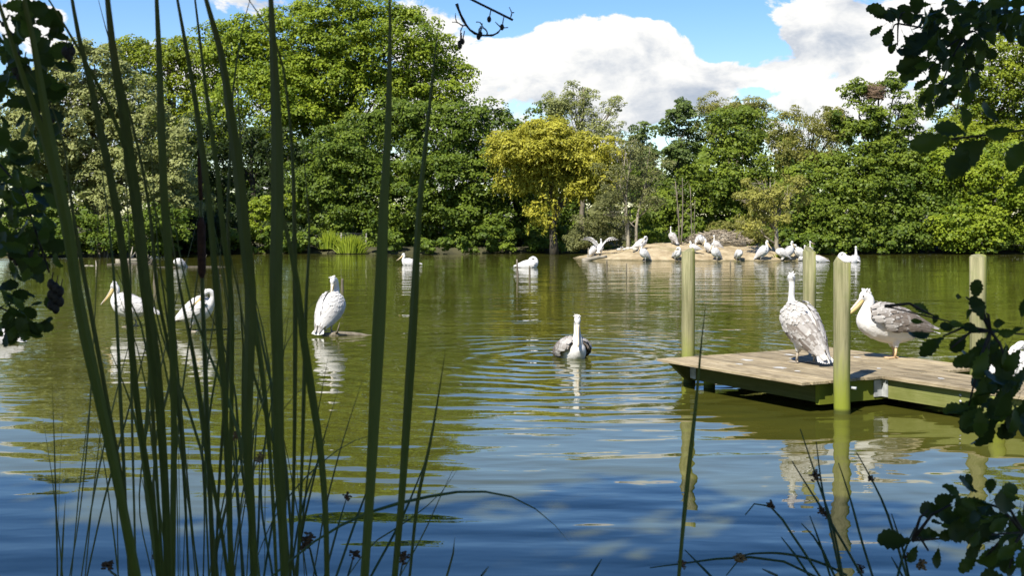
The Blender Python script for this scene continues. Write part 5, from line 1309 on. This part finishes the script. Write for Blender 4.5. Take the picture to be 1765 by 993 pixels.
# bough before the dock
Y = 2.0
br, sp = branch(RA, [rsp[4], P(1900, 560, 2.2), P(1765, 583, Y), P(1690, 568, Y), P(1640, 560, Y), P(1590, 556, Y), P(1545, 540, Y), P(1525, 528, Y)], 0.016, 0.0012)
def z5(L): return [(1560 + x / 3.312, 460 + y / 3.312, a, ln) for x, y, a, ln in L]
leaves_at(RA, br, z5([(150, 275, 150, 34), (110, 320, 170, 22), (150, 385, 200, 42), (225, 400, 220, 52), (160, 330, 60, 18), (325, 175, 170, 14), (395, 190, 80, 36), (450, 310, 110, 44), (340, 340, 165, 26), (440, 375, 160, 34), (345, 385, 240, 36), (350, 300, 60, 20), (575, 320, 180, 24), (555, 370, 175, 26), (640, 375, 185, 28), (665, 290, 85, 34), (680, 350, 200, 20), (470, 435, 215, 60), (400, 490, 215, 40), (520, 430, 190, 36), (590, 450, 240, 44), (660, 470, 235, 44), (640, 560, 210, 46), (560, 590, 235, 50), (470, 650, 200, 40), (545, 620, 215, 46), (370, 800, 190, 44), (440, 760, 210, 50), (470, 820, 240, 44), (600, 720, 230, 56), (640, 780, 250, 50), (660, 640, 220, 40), (290, 340, 190, 26)]), Y, 1.05)
fill_leaves(RA, br, [(1690, 580), (1765, 560), (1775, 720), (1700, 735), (1680, 700), (1700, 640)], 40, Y, 0.15, 0.044, 225, 55)
side_twigs(RA, br, sp, [(1680, 520), (1665, 512), (1700, 540), (1610, 545), (1625, 580), (1640, 600), (1700, 650), (1670, 700), (1740, 640)], Y)
# lowest right bough
br, sp = branch(RA, [rsp[3], P(1900, 900, 2.0), P(1765, 918, 1.85), P(1700, 920, 1.85), P(1640, 938, 1.85), P(1572, 933, 1.85)], 0.014, 0.0014)
def z6(L): return [(1500 + x / 5.143, 800 + y / 5.143, a, ln) for x, y, a, ln in L]
leaves_at(RA, br, z6([(370, 685, 182, 56), (620, 370, 195, 40), (770, 290, 195, 36), (740, 380, 205, 34), (800, 480, 190, 36), (640, 530, 175, 20), (560, 680, 150, 30), (640, 640, 170, 42), (420, 720, 235, 30), (600, 740, 250, 30), (960, 790, 225, 44), (1000, 720, 210, 30), (1180, 760, 215, 44), (1200, 810, 200, 36), (1260, 760, 250, 40), (1300, 900, 200, 26), (1190, 1000, 180, 46), (1060, 270, 90, 26), (1120, 300, 30, 40), (960, 250, 160, 36), (900, 200, 110, 20), (860, 290, 230, 26), (1000, 400, 185, 40), (1090, 470, 190, 50), (950, 560, 190, 40), (880, 640, 170, 36), (780, 600, 200, 30), (520, 640, 90, 14), (1300, 380, 170, 50), (1280, 480, 190, 40), (1330, 300, 180, 36)]), 1.85, 1.1)
fill_leaves(RA, br, [(1650, 870), (1765, 855), (1775, 960), (1700, 945), (1640, 925)], 42, 1.88, 0.15, 0.038, 200, 70)
side_twigs(RA, br, sp, [(1600, 880), (1640, 870), (1690, 865), (1700, 960), (1740, 980), (1600, 950), (1720, 870)], 1.85)
# left boughs
Y = 2.3
br, sp = branch(LA, [lsp[6], P(-150, -120, 2.5), P(-20, 20, Y), P(40, 80, Y), P(70, 160, Y), P(75, 220, Y)], 0.022, 0.002)
leaves_at(LA, br, [(60, 40, 20, 50), (75, 60, 350, 40), (80, 85, 10, 44), (90, 105, 330, 40), (85, 75, 60, 34), (60, 150, 350, 52), (80, 185, 320, 34), (75, 120, 300, 40), (50, 30, 100, 30), (85, 55, 30, 36), (60, 100, 200, 44), (80, 150, 0, 36)], Y, 1.05)
fill_leaves(LA, br, [(-10, 0), (50, 0), (75, 60), (80, 130), (70, 200), (-10, 200)], 62, Y, 0.3, 0.042, 300, 80)
cones(LA, br, [P(112 + 4 * i, 88 + 5 * (i % 3), 2.3) for i in range(4)] + [P(60 + 6 * i, 195 + 8 * (i % 4), 2.3) for i in range(6)] + [P(20 + 7 * i, 110 + 11 * (i % 3), 2.25) for i in range(5)], 0.0065)
br, sp = branch(LA, [lsp[4], P(-120, 200, 2.4), P(-10, 260, Y), P(40, 330, Y), P(70, 400, Y), P(85, 470, Y)], 0.02, 0.002)
leaves_at(LA, br, [(60, 230, 350, 44), (75, 300, 330, 40), (70, 330, 10, 34), (55, 390, 340, 44), (80, 420, 330, 30), (90, 430, 300, 34), (88, 500, 270, 32), (60, 360, 20, 40)], Y, 1.05)
fill_leaves(LA, br, [(-10, 200), (65, 200), (75, 280), (82, 380), (80, 450), (60, 478), (-10, 475)], 88, Y, 0.3, 0.042, 300, 80)
cones(LA, br, [P(88 + (i % 3) * 8, 490 + i * 6, 2.3) for i in range(8)] + [P(20 + 9 * i, 440 + 9 * (i % 4), 2.3) for i in range(7)], 0.0068)
br, sp = branch(LA, [lsp[3], P(-120, 480, 2.3), P(-10, 520, 2.2), P(30, 535, 2.2), P(60, 560, 2.2)], 0.014, 0.0015)
leaves_at(LA, br, [(20, 520, 40, 36), (30, 545, 20, 34), (45, 555, 330, 30), (60, 560, 350, 30), (55, 555, 290, 26), (10, 560, 290, 34), (20, 570, 270, 26), (50, 530, 15, 26), (70, 555, 0, 20), (0, 500, 320, 30), (35, 560, 240, 30), (5, 540, 300, 40)], 2.2, 1.1)
fill_leaves(LA, br, [(-10, 485), (15, 490), (45, 540), (50, 575), (10, 580), (-10, 570)], 22, 2.2, 0.12, 0.04, 300, 80)

# dead twig hanging in from above
def dead_twig():
    Y = 2.6
    br, sp = branch(LA, [lsp[9], P(300, -420, 2.3), P(600, -130, 2.5), P(775, 0, Y), P(800, 12, Y), P(840, 29, Y), P(884, 34, Y)], 0.016, 0.0024, 'dead_branch', 2.0)
    base = Vector(LA.location)
    def tw(q, r0, r1):
        p = [Vector(a) for a in spline([tuple(P(760 + x / 9.93, y / 9.93, Y)) for x, y in q], 10)]
        mb = MB(); mb.tube([a - base for a in p], [(r0 + (r1 - r0) * i / 9) * (1.25 if i % 3 == 0 else 0.92) for i in range(10)], 6); part('twig', mb.mesh('twig', M['twig']), br)
    tw([(270, 60), (330, 230), (430, 420), (500, 510), (640, 590), (880, 600)], 0.0032, 0.0022)
    tw([(880, 600), (970, 555), (1040, 480), (1150, 465)], 0.0022, 0.001); tw([(1040, 470), (980, 420), (930, 370)], 0.0016, 0.0008)
    tw([(440, 430), (370, 430), (270, 375), (190, 375)], 0.0016, 0.0009); tw([(270, 375), (250, 300), (250, 220)], 0.0013, 0.0007)
    tw([(380, 430), (340, 520), (335, 620), (330, 680)], 0.0013, 0.0009); tw([(790, 590), (790, 540), (720, 460), (665, 375), (600, 372)], 0.0016, 0.0009)
    tw([(730, 480), (660, 480), (640, 560)], 0.001, 0.0008); tw([(1185, 320), (1210, 220), (1170, 115)], 0.0014, 0.0008); tw([(1210, 210), (1255, 210)], 0.0014, 0.001)
    cones(LA, br, [P(760 + x / 9.93, y / 9.93, Y) for x, y in ((320, 740), (370, 705), (325, 785), (645, 625), (675, 580), (1045, 460), (825, 325))], 0.0045)
dead_twig()
